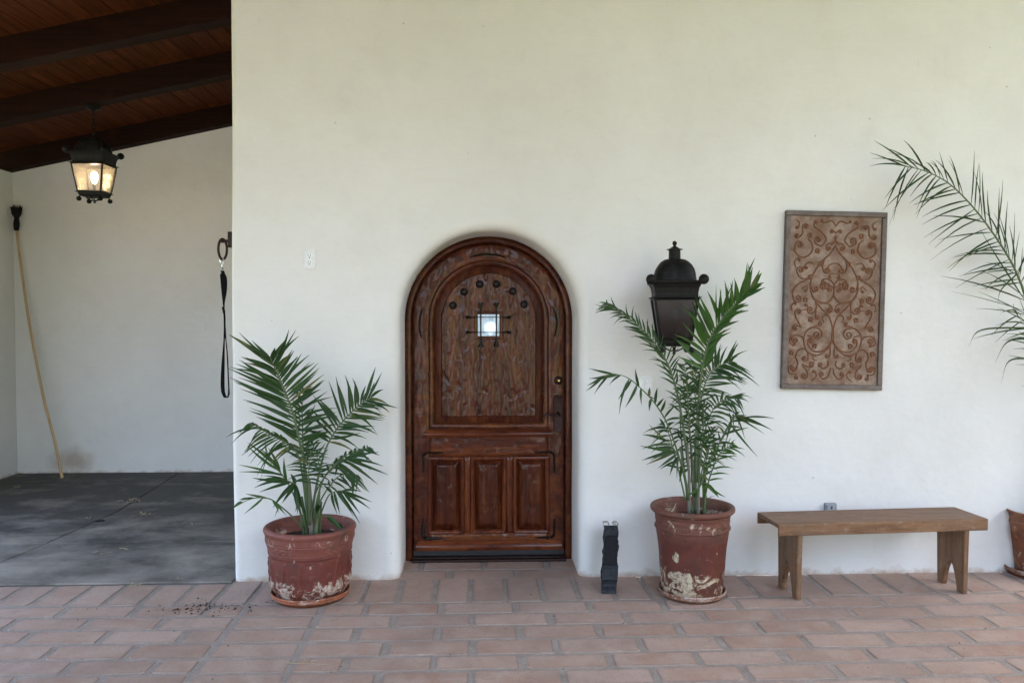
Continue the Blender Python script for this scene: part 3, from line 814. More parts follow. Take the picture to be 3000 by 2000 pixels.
for P in ([(450, 366), (300, 368), (272, 395), (272, 540)], [(1262, 368), (1400, 366), (1432, 392), (1436, 552)], [(268, 952), (268, 1110), (292, 1130), (440, 1130)], [(1436, 958), (1434, 1105), (1412, 1130), (1258, 1134)]):
    q = []
    for i, (a, b) in enumerate(P):
        q.append(D4(a, b, ys_))
        if i < 3: q.append(D4((a + P[i + 1][0]) / 2, (b + P[i + 1][1]) / 2, ys_))
    twisted(q, .0105, 'corner_strap')
# lock and handle
c = Vector((U(1638), FS, W(1110))); Mx = Matrix.Translation(c) @ Matrix.Rotation(R(90), 4, 'X')
lock = obj('deadbolt', xf(lathe([(.028, -.003), (.028, .006), (.025, .010), (.018, .020), (.012, .023), (.0001, .023)], (0, 0, 0), 28), Mx), M_BRONZE, door, smooth=40)
obj('keyway', xf(join(lathe([(.0055, .0225), (.0055, .0245), (.0001, .0245)], (0, 0, 0), 16), box(-.001, .001, -.005, .005, .0246, .0252)), Mx), M_BRASS, lock, smooth=40)
x0, x1, z0, z1 = U(1622.5), U(1650.5), W(1264), W(1152); rr = (x1 - x0) / 2; xm = (x0 + x1) / 2
po = [(xm + rr * math.cos(R(a)), z1 - rr + rr * math.sin(R(a))) for a in range(0, 181, 15)] + [(xm + rr * math.cos(R(a)), z0 + rr * .9 + rr * .9 * math.sin(R(a))) for a in range(180, 361, 15)]
pl = [[Vector((xm + (a - xm) * s, y, (z0 + z1) / 2 + (b - (z0 + z1) / 2) * (1 - (1 - s) * .3))) for a, b in po] for s, y in ((1, FS + .004), (1, FS - .006), (.92, FS - .010), (.78, FS - .009))]
hd = obj('handle', fixn(rings(pl, cap_last=True)), M_BRONZE, door, smooth=35)
for k in range(7):
    a = R(20 + 140 * k / 6); obj('shell_rib', tube([Vector((xm + .006 * math.cos(a), FS - .010, z1 - rr + .004 * math.sin(a))), Vector((xm + rr * .8 * math.cos(a), FS - .010, z1 - rr + rr * .8 * math.sin(a)))], [.0016, .0026], 6), M_BRONZE, hd)
zl = W(1209)
lev = catmull([(xm, FS - .012, zl), (xm, FS - .040, zl), (xm - .008, FS - .055, zl - .003), (U(1620), FS - .056, zl - .004), (U(1607), FS - .056, zl + .003), (U(1597), FS - .056, zl + .001), (U(1588), FS - .055, zl - .010)], 6)
obj('lever', join(tube(lev, [.009 - .0045 * i / len(lev) for i in range(len(lev))], 10), xf(lathe([(.016, -.002), (.016, .006), (.010, .012), (.0001, .012)], (0, 0, 0), 20), Matrix.Translation((xm, FS - .009, zl)) @ Matrix.Rotation(R(90), 4, 'X'))), M_BRONZE, hd, smooth=50)

# ------------------------------------------------------------------ pots
def m_pot(name, base, pale, chip, seed, h, chip_lo=0.55, rim_pale=0.6):
    t = NT(name); p = t.oco(); z = t.sep(p)[2]
    pp = t.mapping(p, (1, 1, 1), (seed, seed * 2, 0))
    g = t.noise(pp, 14, 5, 0.65); st = t.noise(t.mapping(pp, (1, 1, 9)), 4, 5, 0.6)
    col = t.mix(t.ramp(g, [(0.35, 0), (0.7, 1)]), base, tuple(c * 0.72 for c in base))
    up = t.math('MULTIPLY', t.mrange(z, h * 0.62, h * 0.74), rim_pale)                          # weathered upper band
    col = t.mix(t.math('MULTIPLY', up, t.ramp(st, [(0.3, 0.35), (0.7, 1)])), col, pale)
    dk = t.ramp(t.noise(pp, 9, 6, 0.7), [(0.52, 0), (0.64, 1)])
    col = t.mix(t.math('MULTIPLY', dk, 0.6), col, (0.045, 0.028, 0.020))
    # lime and flaked paint, mostly low on the pot
    lowf = t.ramp(t.math('DIVIDE', z, h), [(0.02, 0.02), (0.10, 0.13), (0.30, 0.12), (0.42, 0.0), (0.78, -0.0), (0.80, 0.05), (0.88, 0.05), (0.91, 0.0)])
    c1 = t.math('ADD', t.noise(pp, 12, 8, 0.72, 0.9), lowf)
    m = t.ramp(c1, [(chip_lo + .03, 0), (chip_lo + .08, 1)])
    col = t.mix(t.math('MULTIPLY', m, t.ramp(t.noise(pp, 55, 4, .7), [(0.35, 0.25), (0.55, 0.95)])), col, chip)
    foot = t.mrange(t.math('ADD', z, t.math('MULTIPLY', g, 0.05)), h * 0.20, h * 0.06)
    col = t.mix(t.math('MULTIPLY', foot, 0.7), col, (0.15, 0.075, 0.032))
    hgt = t.math('ADD', t.math('MULTIPLY', g, 0.6), t.math('MULTIPLY', m, 0.35))
    return t.fin(col, t.mrange(g, 0.3, 0.7, 0.5, 0.75), t.bump(hgt, 0.35, 0.004), Specular_IOR_Level=0.4)
M_SOIL = m_plain('potting_soil', (0.03, 0.021, 0.015), 0.95, 0, 1.0, 70)
def smoothprof(P, n=5):
    return [(v.x, v.y) for v in catmull([Vector((a, b, 0)) for a, b in P], n)]
# pot with spiked relief, left of the door
c1 = PZ(914, 1785); DIA1 = 238 * c1.y / FPX
P1 = Vector((PZ(914, 1740).x, c1.y + DIA1 / 2 * 0.98, 0))
R1 = 266 * P1.y / FPX / 2
H1 = PY(914, 1534, P1.y).z
SA1 = 0.020
def pot1_disp(a, z, r):
    d = 0.0; t_ = z / H1
    if r < R1 * 0.7: return 0
    ph = (a / (2 * math.pi) * 14) % 1.0 - 0.5                      # 14 raised spikes
    if 0.20 < t_ < 0.60:
        w = 0.30 * (0.62 - t_) / 0.40
        e = abs(abs(ph) - w * 0.75)
        if e < 0.07 and abs(ph) < w + .05: d += 0.008 * (1 - e / 0.07)
    ph2 = (a / (2 * math.pi) * 14 + 0.5) % 1.0 - 0.5               # ring between every two spikes
    q = math.hypot(ph2 * 0.105, (t_ - 0.40) * H1)
    if q < 0.02: d += 0.007 * math.exp(-((q - 0.011) / 0.004) ** 2)
    fl = (a / (2 * math.pi) * 5 + 0.1) % 1.0 - 0.5                 # flower sprig in the band
    q1 = fl * 2 * math.pi / 5 * R1; q2 = (t_ - 0.745) * H1
    rr_ = math.hypot(q1, q2)
    d += 0.0055 * math.exp(-((rr_ - .013) / .004) ** 2)
    if .02 < abs(q1) < .075:
        for s in (-1, 0, 1):
            d += 0.005 * math.exp(-((q2 - s * .012 * math.sin((abs(q1) - .02) / .055 * math.pi)) / .0032) ** 2) * (0.6 + .4 * math.sin(abs(q1) * 160))
    return d
rb, rm = R1 * 0.70, R1 * 0.885
pr = smoothprof([(rb * .55, SA1), (rb, SA1 + .002), (rb * 1.07, SA1 + .02), (rm * .955, H1 * .22), (rm * .985, H1 * .45), (rm, H1 * .64)], 14)
pr += [(rm + .004, H1 * .648), (rm + .005, H1 * .66), (rm + .003, H1 * .672), (rm + .006, H1 * .68), (rm + .0055, H1 * .69)]
pr += smoothprof([(rm + .005, H1 * .70), (rm + .009, H1 * .745), (rm + .014, H1 * .80)], 8)
pr += [(rm + .018, H1 * .806), (rm + .018, H1 * .818), (rm + .016, H1 * .826), (rm + .020, H1 * .834), (rm + .020, H1 * .845)]
pr += smoothprof([(R1 - .010, H1 * .90), (R1 - .001, H1 * .955), (R1 - .006, H1 * .99), (R1 - .018, H1), (R1 - .031, H1 * .985), (R1 - .036, H1 * .94), (R1 - .042, H1 * .80), (R1 - .05, H1 * .70)], 5)
pot1 = thing('terracotta_pot', 'wide red terracotta pot with spiked relief band left of the door', 'pot', P1)
M_POT1 = m_pot('painted_terracotta', (0.135, 0.030, 0.019), (0.25, 0.092, 0.068), (0.50, 0.42, 0.34), 3.1, H1, 0.585, 0.62)
obj('pot_body', lathe(pr, P1, 224, pot1_disp), M_POT1, pot1, smooth=True)
obj('soil', lathe([(0.0001, H1 * .80), (R1 * .5, H1 * .80), (R1 - .045, H1 * .79)], P1, 40, lambda a, z, r: 0), M_SOIL, pot1, smooth=True)
M_SAU1 = m_pot('saucer_terracotta', (0.33, 0.10, 0.042), (0.36, 0.16, 0.09), (0.45, 0.36, 0.30), 7.7, 0.3, 0.66, 0.0)
M_SAU2 = m_pot('saucer_terracotta_dull', (0.22, 0.085, 0.045), (0.3, 0.15, 0.1), (0.42, 0.34, 0.28), 1.7, 0.3, 0.58, 0.0)
def saucer(c, r, h, mat, label):
    p_ = [(r * .80, 0.0), (r * .88, .002), (r * .955, h * .45), (r * .985, h * .52), (r * .975, h * .62), (r, h * .80), (r * .998, h * .95), (r * .985, h), (r * .965, h * .96), (r * .92, h * .5), (r * .86, .012), (0.001, .011)]
    o = obj('saucer', lathe(p_, c, 72), mat, loc=c, smooth=50); tag(o, label, 'saucer', 'saucers under the pots'); return o
saucer(P1, DIA1 / 2, 0.048, M_SAU1, 'orange glazed clay saucer under the wide pot with spiked relief')
# tall pot, right of the door
c2 = PZ(2022, 1775); DIA2 = 208 * c2.y / FPX
P2 = Vector((PZ(2022, 1735).x, c2.y + DIA2 / 2 * .98, 0))
R2 = 248 * P2.y / FPX / 2; H2 = PY(2025, 1478, P2.y).z
def pot2_disp(a, z, r):
    t_ = z / H2; d = 0
    if .80 < t_ < .90 and r > R2 * .7:
        n_ = noise.noise(Vector((math.cos(a) * 6, math.sin(a) * 6, t_ * 40))); d += .0035 * max(0, n_ + .2)
        ph = (a / (2 * math.pi) * 6 + .3) % 1 - .5; q1 = ph * 2 * math.pi / 6 * R2; q2 = (t_ - .85) * H2
        for s in (-2, -1, 0, 1, 2): d += .004 * math.exp(-((q1 - s * .016 * (q2 / .025 + .6)) / .0045) ** 2) * (abs(q1) < .05)
    return d
rb = DIA2 / 2 * .885; rt = R2 * .88
pr = smoothprof([(rb * .5, .014), (rb * .96, .015), (rb, .03), (rb * 1.075, H2 * .30), (rb * 1.13, H2 * .55), (rt * .985, H2 * .74)], 14)
pr += smoothprof([(rt * .985, H2 * .755), (rt * 1.02, H2 * .762), (rt * 1.02, H2 * .778), (rt * .985, H2 * .788), (rt * .992, H2 * .84), (rt, H2 * .895)], 10)
pr += smoothprof([(rt * 1.02, H2 * .905), (rt * 1.03, H2 * .915), (rt * 1.02, H2 * .925), (R2 * .95, H2 * .935), (R2 * .995, H2 * .955), (R2, H2 * .975), (R2 * .985, H2 * .995), (R2 * .94, H2), (R2 * .88, H2 * .985), (R2 * .85, H2 * .94), (R2 * .82, H2 * .80)], 4)
pot2 = thing('terracotta_pot', 'tall dark red clay pot with flaking cream paint between door and bench', 'pot', P2)
M_POT2 = m_pot('flaking_terracotta', (0.10, 0.023, 0.013), (0.17, 0.075, 0.05), (0.50, 0.43, 0.30), 11.3, H2, 0.58, 0.6)
obj('pot_body', lathe(pr, P2, 180, pot2_disp), M_POT2, pot2, smooth=True)
obj('soil', lathe([(0.0001, H2 * .84), (R2 * .5, H2 * .84), (R2 * .835, H2 * .83)], P2, 40), M_SOIL, pot2, smooth=True)
saucer(P2, DIA2 / 2, 0.045, M_SAU2, 'dull pink clay saucer under the tall flaking pot')
# pot at the right edge
rl = PY(2968, 1497, PZ(2985, 1705).y + .12)
R3 = 0.19; P3 = Vector((rl.x + R3, rl.y + .02, 0)); H3 = rl.z
pr = smoothprof([(R3 * .35, .016), (R3 * .66, .017), (R3 * .70, .03), (R3 * .80, H3 * .45), (R3 * .885, H3 * .78)], 8)
pr += smoothprof([(R3 * .90, H3 * .80), (R3 * .93, H3 * .82), (R3 * .90, H3 * .84), (R3 * .91, H3 * .90), (R3 * .98, H3 * .965), (R3, H3 * .985), (R3 * .985, H3), (R3 * .94, H3 * .99), (R3 * .86, H3 * .90), (R3 * .8, H3 * .8)], 5)
pot3 = thing('terracotta_pot', 'flared orange brown clay pot with knobs beside the bench end', 'pot', P3)
M_POT3 = m_pot('aged_terracotta', (0.20, 0.062, 0.026), (0.33, 0.16, 0.08), (0.45, 0.36, 0.28), 5.9, H3, 0.62, 0.6)
obj('pot_body', lathe(pr, P3, 96), M_POT3, pot3, smooth=True)
obj('soil', lathe([(0.0001, H3 * .86), (R3 * .83, H3 * .85)], P3, 32), M_SOIL, pot3, smooth=True)
for a in range(8):
    an = R(180 + a * 45)
    for zz, s in ((H3 * .72, 1.0), (H3 * .60, .8)):
        rr_ = R3 * (.70 + .185 * zz / (H3 * .78)) - .004
        obj('knob', sphere(P3 + Vector((math.cos(an) * rr_, math.sin(an) * rr_, zz)), .022 * s, 12, 8, (1, 1, 1.25)), M_POT3, pot3, smooth=True)
saucer(P3, R3 * 1.04, 0.05, M_SAU2, 'aged brown clay saucer under the flared pot with knobs')

# ------------------------------------------------------------------ palms
M_PALM = [m_leaf('palm_leaf', (0.011, 0.034, 0.009), (0.024, 0.062, 0.013)), m_leaf('palm_leaf_fresh', (0.020, 0.060, 0.010), (0.042, 0.105, 0.016)), m_leaf('date_leaf', (0.013, 0.030, 0.010), (0.028, 0.055, 0.018))]
def m_stem(name, c0, c1):
    t = NT(name); p = t.oco(); g = t.noise(t.mapping(p, (40, 40, 5)), 1, 5, .6)
    return t.fin(t.mix(t.ramp(g, [(0.3, 0), (0.7, 1)]), c0, c1), 0.5, t.bump(g, .3, .003))
M_STEM = m_stem('palm_stem', (0.05, 0.085, 0.03), (0.10, 0.135, 0.055))
M_CANE = m_stem('palm_cane', (0.11, 0.105, 0.075), (0.17, 0.16, 0.12))
def leaflet(a, d, n, L, w, droop=0.3, fold=0.35, bend=0.0, seg=5):
    """narrow blade from a along d; n = face normal; bends down by droop (metres at tip)"""
    d = d.normalized(); s = d.cross(n)
    s = s.normalized() if s.length > 1e-4 else Vector((1, 0, 0)); n = s.cross(d).normalized()
    V, F = [], []
    for i in range(seg + 1):
        u = i / seg
        c = a + d * (L * u) + Vector((0, 0, -droop * u ** 2.2)) + s * (bend * u * u)
        ww = w * 0.5 * (min(1, 0.35 + 2.6 * u) if u < .25 else (1 - ((u - .25) / .75) ** 1.7) + 0.0) if u < 1 else 0.0006
        V += [c - s * ww + n * (fold * ww), c, c + s * ww + n * (fold * ww)]
    for i in range(seg):
        q = 3 * i; F += [(q, q + 1, q + 4, q + 3), (q + 1, q + 2, q + 5, q + 4)]
    return V, F
class Palm:
    def __init__(s, name, label, base, mats, limit=298):
        s.t = thing(name, label, 'palm', base, 'potted palms'); s.n = 0; s.m = mats; s.limit = limit; s.base = Vector(base)
    def stem(s, pts, r, mat):
        obj('stem', tube(catmull(pts, 5), r, 8), mat, s.t, smooth=True)
    def frond(s, pts, leaves, r0=.006, mat=0, smat=None, w=.02, normal=(0, -1, .25), droop=.03, fold=.3):
        """pts: 3d rachis points; leaves: list of (u, dx, dz, dy, L[, droop]) or auto dict"""
        C = catmull(pts, 7); n = len(C)
        rad = [r0 * (1 - .82 * i / (n - 1)) + .0006 for i in range(n)]
        fr = obj('frond', tube(C, rad, 6), smat or M_STEM, s.t, smooth=True)
        geos = []
        N = Vector(normal).normalized()
        if isinstance(leaves, dict):
            A = leaves; cnt = A['n']; out = []
            for i in range(cnt):
                u = A['u0'] + (A.get('u1', .99) - A['u0']) * i / (cnt - 1)
                k = u * (n - 1); i0 = min(int(k), n - 2); p = C[i0].lerp(C[i0 + 1], k - i0); T = (C[i0 + 1] - C[i0]).normalized()
                v = i / (cnt - 1)
                S = T.cross(N).normalized()                     # to the right of travel when seen from the front
                for side in (-1, 1):
                    if random.random() < A.get('gap', 0.04): continue
                    L = A['L'][0 if side < 0 else 1]
                    prof = (0.55 + 0.45 * math.sin(math.pi * min(1, v * 1.15 + .12))) if v < .8 else (1.0 - A.get('tip', 3.0) * (v - .8))
                    ang = R(A['ang'][0 if side < 0 else 1] * (1 - v) + A.get('ang1', A['ang'])[0 if side < 0 else 1] * v + random.gauss(0, A.get('jit', 5)))
                    d = T * math.cos(ang) + S * (side * math.sin(ang)) + N * random.gauss(A.get('lift', .12), .10)
                    out.append((p, d, L * max(.3, prof) * random.uniform(.88, 1.1), A.get('droop', droop) * random.uniform(.4, 1.6), w * random.uniform(.8, 1.12)))
        else:
            out = leaves
        for (p, d, L, dr, ww) in out:
            nn = N + Vector((random.gauss(0, .35), 0, random.gauss(0, .35)))
            tip = p + d.normalized() * L
            if tip.y > YW - .02:                                # keep clear of the wall
                d = Vector((tip.x - p.x, (YW - .02) - p.y, tip.z - p.z)); L = d.length
            gq = leaflet(p, d, nn, L, ww, dr, fold, random.gauss(0, .02))
            if s.n < s.limit:
                obj('leaflet', gq, s.m[mat], fr); s.n += 1
            else: geos.append(gq)
        if geos:
            o = obj('leaflet', join(*geos), s.m[mat], fr); o['kind'] = 'stuff'
        return fr
    def px(s, conv, pts, Ys):
        """pixel polyline -> 3d with depths interpolated"""
        m = len(pts); out = []
        for i, q in enumerate(pts):
            Yv = Ys[0] + (Ys[1] - Ys[0]) * (i / (m - 1)) ** 1.2
            out.append(PY(*conv(*q), Yv))
        return out
    def fan(s, conv, pts, tips, Ys, w=.02, mat=0, r0=.005, droop=.01, starts=None):
        """frond with each leaflet read off the photo: tips in crop pixels, (start on rachis nearest by order)"""
        P = s.px(conv, pts, Ys); C = catmull(P, 7); L = []
        for k, tp in enumerate(tips):
            st = PY(*conv(tp[0], tp[1]), Ys[1]) if len(tp) == 4 else None
            if st is not None: p = min(C, key=lambda c_: (c_.x - st.x) ** 2 + (c_.z - st.z) ** 2)
            else: p = C[-1]
            e = PY(*conv(*tp[-2:]), min(YW - .03, p.y + random.uniform(-.09, .05)))
            d = e - p; dr = droop * random.uniform(.5, 1.5)
            d = d + Vector((0, 0, dr)); L.append((p, d, d.length, dr, w * random.uniform(.8, 1.15)))
        return s.frond(P, L, r0, mat, w=w)
k5 = lambda x, y: (660 + x / 2.613, 960 + y / 2.613)
k7 = lambda x, y: (1700 + x / 1.912, 680 + y / 1.912)
k2 = lambda x, y: (2500 + x / 2.01, 380 + y / 2.01)

Y1 = P1.y
p1 = Palm('potted_palm', 'short bushy green palm growing in the wide pot with spiked relief', P1 + Vector((0, 0, H1 * .8)), M_PALM)
b1 = [(640, 1560), (632, 1400), (615, 1200)]
for dx, top, r in ((-22, (585, 1290), .012), (14, (640, 1150), .017), (45, (720, 1250), .012), (70, (735, 1330), .009), (-45, (560, 1330), .009)):
    a = PY(*k5(650 + dx, 1585), Y1 + random.uniform(-.03, .03)); b = PY(*k5(*top), Y1 + random.uniform(-.03, .03))
    p1.stem([a, a.lerp(b, .5) + Vector((0, 0, 0)), b], [r * (1 - .45 * i / 10) for i in range(11)], M_CANE if dx in (14,) else M_STEM)
F = p1.frond
F(p1.px(k5, [(645, 1500), (625, 1200), (598, 1000), (560, 830), (520, 660), (470, 520), (420, 400), (375, 300), (345, 225)], (Y1, Y1 - .16)),
  dict(n=31, u0=.34, u1=.995, L=(.33, .26), ang=(50, 84), ang1=(28, 45), lift=.12, droop=.015), .009, 0, w=.020, normal=(.1, -1, .2))
F(p1.px(k5, [(655, 1480), (690, 1250), (735, 1040), (780, 900), (850, 780), (940, 670), (1040, 580), (1120, 530)], (Y1, Y1 - .05)),
  dict(n=20, u0=.46, L=(.25, .21), ang=(88, 60), ang1=(22, 34), lift=.05, droop=.03), .007, 0, w=.019, normal=(-.25, -1, .1))
F(p1.px(k5, [(640, 1480), (612, 1180), (596, 1000), (592, 800), (588, 620), (600, 470)], (Y1 + .02, Y1 + .10)),
  dict(n=18, u0=.35, L=(.15, .16), ang=(60, 60), ang1=(30, 40), droop=.03), .007, 0, w=.017)
F(p1.px(k5, [(630, 1490), (600, 1200), (560, 980), (480, 890), (390, 840), (290, 785), (205, 730)], (Y1 - .02, Y1 - .2)),
  dict(n=17, u0=.42, L=(.17, .10), ang=(60, 38), ang1=(35, 20), droop=.07, lift=.0), .006, 0, w=.015)
p1.fan(k5, [(610, 1520), (520, 1270), (440, 1130), (385, 1070), (330, 985)],
       [(440, 1130, 105, 1035), (400, 1085, 140, 940), (360, 1030, 195, 860), (410, 1100, 300, 890), (430, 1125, 110, 1085), (420, 1110, 355, 905), (330, 985, 280, 870), (470, 1180, 420, 1000)], (Y1, Y1 - .12), .018, 1)
p1.fan(k5, [(615, 1530), (580, 1330), (545, 1210), (490, 1175), (430, 1160)],
       [(470, 1175, 315, 1105), (450, 1165, 245, 1160), (480, 1180, 205, 1195), (500, 1185, 265, 1275), (520, 1195, 355, 1370), (535, 1205, 390, 1330), (540, 1210, 440, 1345), (550, 1230, 505, 1395), (560, 1250, 540, 1425), (575, 1300, 560, 1440), (545, 1210, 520, 1110), (560, 1260, 590, 1400), (440, 1160, 220, 1215)], (Y1 - .02, Y1 - .2), .020, 0, droop=.02)
p1.fan(k5, [(600, 1545), (520, 1450), (430, 1370), (350, 1312), (265, 1298), (170, 1318), (90, 1362)],
       [(90, 1362, 52, 1388), (120, 1345, 60, 1372), (170, 1318, 85, 1335), (200, 1308, 110, 1320), (265, 1300, 180, 1455), (390, 1340, 435, 1455), (360, 1318, 420, 1400), (420, 1365, 400, 1440), (300, 1300, 150, 1305)], (Y1, Y1 - .24), .016, 1, droop=.02)
F(p1.px(k5, [(665, 1500), (700, 1330), (745, 1170), (820, 1065), (900, 990), (1000, 940), (1090, 915)], (Y1, Y1 - .16)),
  dict(n=9, u0=.5, L=(.06, .17), ang=(35, 60), ang1=(15, 20), droop=.02), .006, 0, w=.02)
p1.fan(k5, [(670, 1500), (740, 1180), (830, 1062), (920, 1000)],
       [(830, 1062, 1075, 1270), (860, 1030, 1110, 1255), (900, 1005, 1170, 1195), (920, 1000, 1240, 1148), (920, 1000, 1215, 1035), (850, 1045, 940, 1058), (880, 1020, 1180, 960), (840, 1060, 870, 1130), (920, 1000, 1130, 905)], (Y1, Y1 - .2), .02, 0, droop=.03)
F(p1.px(k5, [(660, 1500), (730, 1320), (800, 1210), (870, 1135), (960, 1115), (1010, 1140)], (Y1 + .02, Y1 + .1)),
  dict(n=9, u0=.4, L=(.07, .12), ang=(60, 70), ang1=(30, 50), droop=.05), .005, 0, w=.015)
p1.fan(k5, [(690, 1550), (740, 1400), (790, 1285), (850, 1250), (900, 1245)],
       [(900, 1245, 1042, 1247), (880, 1245, 1125, 1330), (860, 1250, 1112, 1385), (850, 1252, 1045, 1490), (830, 1260, 985, 1435), (810, 1270, 870, 1430), (795, 1285, 815, 1430), (790, 1290, 760, 1200), (850, 1250, 960, 1395), (900, 1245, 1010, 1440)], (Y1, Y1 - .2), .017, 0, droop=.02)
F(p1.px(k5, [(650, 1500), (690, 1240), (720, 1080), (690, 960), (640, 890)], (Y1 + .04, Y1 + .14)),
  dict(n=11, u0=.4, L=(.13, .13), ang=(75, 75), ang1=(50, 50), droop=.04), .005, 0, w=.014)
F(p1.px(k5, [(645, 1500), (640, 1250), (640, 1080), (660, 940)], (Y1 - .04, Y1 - .12)),
  dict(n=11, u0=.45, L=(.14, .14), ang=(80, 80), ang1=(60, 60), droop=.03), .005, 0, w=.013)
F(p1.px(k5, [(650, 1510), (680, 1300), (760, 1140), (870, 1040), (880, 1000)], (Y1 - .02, Y1 + .12)),
  dict(n=8, u0=.4, L=(.10, .10), ang=(60, 60), ang1=(40, 40), droop=.05), .005, 0, w=.013)
p1.fan(k5, [(700, 1560), (720, 1450), (780, 1440), (850, 1500)], [(780, 1440, 905, 1530), (850, 1500, 900, 1528)], (Y1, Y1 - .03), .03, 0, droop=.0)
p1.fan(k5, [(690, 1560), (700, 1460), (705, 1400)], [(700, 1420, 745, 1345), (705, 1400, 720, 1340), (705, 1400, 690, 1365)], (Y1 - .02, Y1 - .04), .03, 0, droop=.0)

Y2 = P2.y
p2 = Palm('potted_palm', 'tall slender green palm in the flaking pot in front of the wall lantern', P2 + Vector((0, 0, H2 * .84)), M_PALM)
for (bx, top, r, mt) in ((610, (600, 1180), .010, M_CANE), (645, (652, 1080), .013, M_CANE), (690, (700, 1330), .011, M_STEM), (625, (575, 1330), .008, M_STEM), (660, (668, 1200), .009, M_CANE), (635, (560, 1200), .008, M_STEM)):
    a = PY(*k7(bx, 1590), Y2 + random.uniform(-.03, .03)); b = PY(*k7(*top), Y2 + random.uniform(-.03, .03))
    p2.stem([a, a.lerp(b, .5) + Vector((random.uniform(-.008, .008), 0, 0)), b], [r * (1 - .4 * i / 10) for i in range(11)], mt)
F = p2.frond
F(p2.px(k7, [(648, 1400), (652, 1150), (662, 950), (680, 790), (705, 660), (745, 560), (805, 475), (880, 390), (975, 300)], (Y2, Y2 - .18)),
  dict(n=30, u0=.40, L=(.24, .15), ang=(62, 38), ang1=(30, 9), lift=.10, droop=.0), .008, 1, w=.024, normal=(.1, -1, .15))
F(p2.px(k7, [(655, 1400), (660, 1150), (672, 960), (715, 810), (775, 750), (850, 725)], (Y2, Y2 - .08)),
  dict(n=26, u0=.46, L=(.18, .19), ang=(72, 72), ang1=(40, 30), lift=.05, droop=.025), .006, 0, w=.014, normal=(-.1, -1, .1))
F(p2.px(k7, [(615, 1400), (585, 1150), (555, 960), (520, 820), (470, 700), (400, 600), (310, 510), (220, 445), (150, 405)], (Y2, Y2 - .16)),
  dict(n=30, u0=.34, L=(.15, .13), ang=(30, 45), ang1=(16, 22), droop=.02, lift=.0), .007, 0, w=.012)
p2.fan(k7, [(605, 1480), (560, 1280), (490, 1080), (420, 960), (340, 875), (265, 815), (200, 797), (130, 805)],
       [(130, 805, 48, 910), (140, 803, 55, 880), (160, 800, 75, 905), (200, 798, 45, 782), (220, 800, 120, 830), (290, 835, 178, 992), (300, 845, 222, 945), (330, 870, 272, 990), (350, 885, 328, 960), (340, 875, 290, 775), (420, 960, 372, 995), (400, 930, 385, 868), (410, 945, 430, 940), (440, 1000, 470, 930), (240, 805, 160, 850), (180, 798, 60, 850), (430, 980, 425, 870), (470, 1040, 490, 940), (480, 1060, 530, 960)], (Y2, Y2 - .2), .016, 0, droop=.015)
p2.fan(k7, [(610, 1500), (590, 1380), (555, 1270), (500, 1180), (430, 1130)],
       [(540, 1245, 335, 1228), (540, 1245, 345, 1280), (545, 1255, 378, 1318), (550, 1260, 448, 1338), (560, 1280, 525, 1362), (520, 1205, 350, 1182), (500, 1180, 350, 1125), (470, 1155, 380, 1110), (575, 1330, 565, 1400), (530, 1230, 400, 1190), (545, 1250, 390, 1260), (590, 1380, 600, 1320), (560, 1285, 485, 1345)], (Y2 - .02, Y2 - .2), .019, 0, droop=.015)
F(p2.px(k7, [(655, 1450), (720, 1280), (800, 1150), (850, 1050), (880, 1025)], (Y2, Y2 - .1)),
  dict(n=8, u0=.35, L=(.10, .10), ang=(50, 50), ang1=(40, 40), droop=.03), .005, 0, w=.013)
p2.fan(k7, [(660, 1440), (760, 1220), (830, 1080), (870, 1025), (930, 1035)],
       [(930, 1035, 1085, 1040), (900, 1030, 1075, 1110), (890, 1030, 985, 1110), (880, 1030, 930, 1155), (870, 1030, 1030, 1145), (860, 1030, 850, 1110), (850, 1050, 820, 1180), (800, 1130, 945, 1100), (860, 1040, 780, 990), (840, 1070, 960, 1275)], (Y2 - .02, Y2 - .15), .014, 0, droop=.02)
F(p2.px(k7, [(690, 1520), (720, 1390), (760, 1280), (800, 1220), (850, 1190)], (Y2, Y2 - .15)),
  dict(n=12, u0=.25, L=(.13, .12), ang=(55, 55), ang1=(30, 30), droop=.03), .005, 1, w=.013)
F(p2.px(k7, [(690, 1500), (690, 1350), (720, 1220), (740, 1100)], (Y2 + .02, Y2 + .08)),
  dict(n=10, u0=.3, L=(.13, .12), ang=(50, 50), ang1=(30, 30), droop=.04), .005, 0, w=.013)
for pts, nn in (([(640, 1400), (612, 1100), (600, 900), (582, 740)], 18), ([(650, 1400), (660, 1100), (640, 880), (650, 740)], 16), ([(660, 1400), (690, 1150), (740, 1000), (800, 940), (880, 930)], 16), ([(600, 1500), (575, 1250), (560, 1050), (565, 900), (600, 850)], 13), ([(630, 1480), (620, 1250), (610, 1080), (640, 950)], 13), ([(640, 1480), (660, 1250), (690, 1090), (690, 960)], 13), ([(650, 1480), (690, 1300), (720, 1190), (700, 1110)], 10), ([(590, 1500), (550, 1330), (500, 1140), (470, 1080)], 11)):
    F(p2.px(k7, pts, (Y2 + random.uniform(-.05, .05), Y2 + random.uniform(-.08, .1))),
      dict(n=nn, u0=.35, L=(.13, .13), ang=(65, 65), ang1=(40, 40), jit=14, droop=.05), .005, 0, w=.014)
p2.fan(k7, [(665, 1580), (655, 1470), (680, 1410), (710, 1405)], [(700, 1405, 795, 1498), (710, 1405, 780, 1480), (660, 1440, 615, 1480), (690, 1408, 700, 1490)], (Y2 - .02, Y2 - .1), .022, 1, droop=.0)
p2.fan(k7, [(700, 1590), (715, 1500)], [(715, 1500, 745, 1470), (715, 1500, 755, 1530), (715, 1500, 690, 1450)], (Y2 - .05, Y2 - .08), .005, 1, r0=.002, droop=.03)

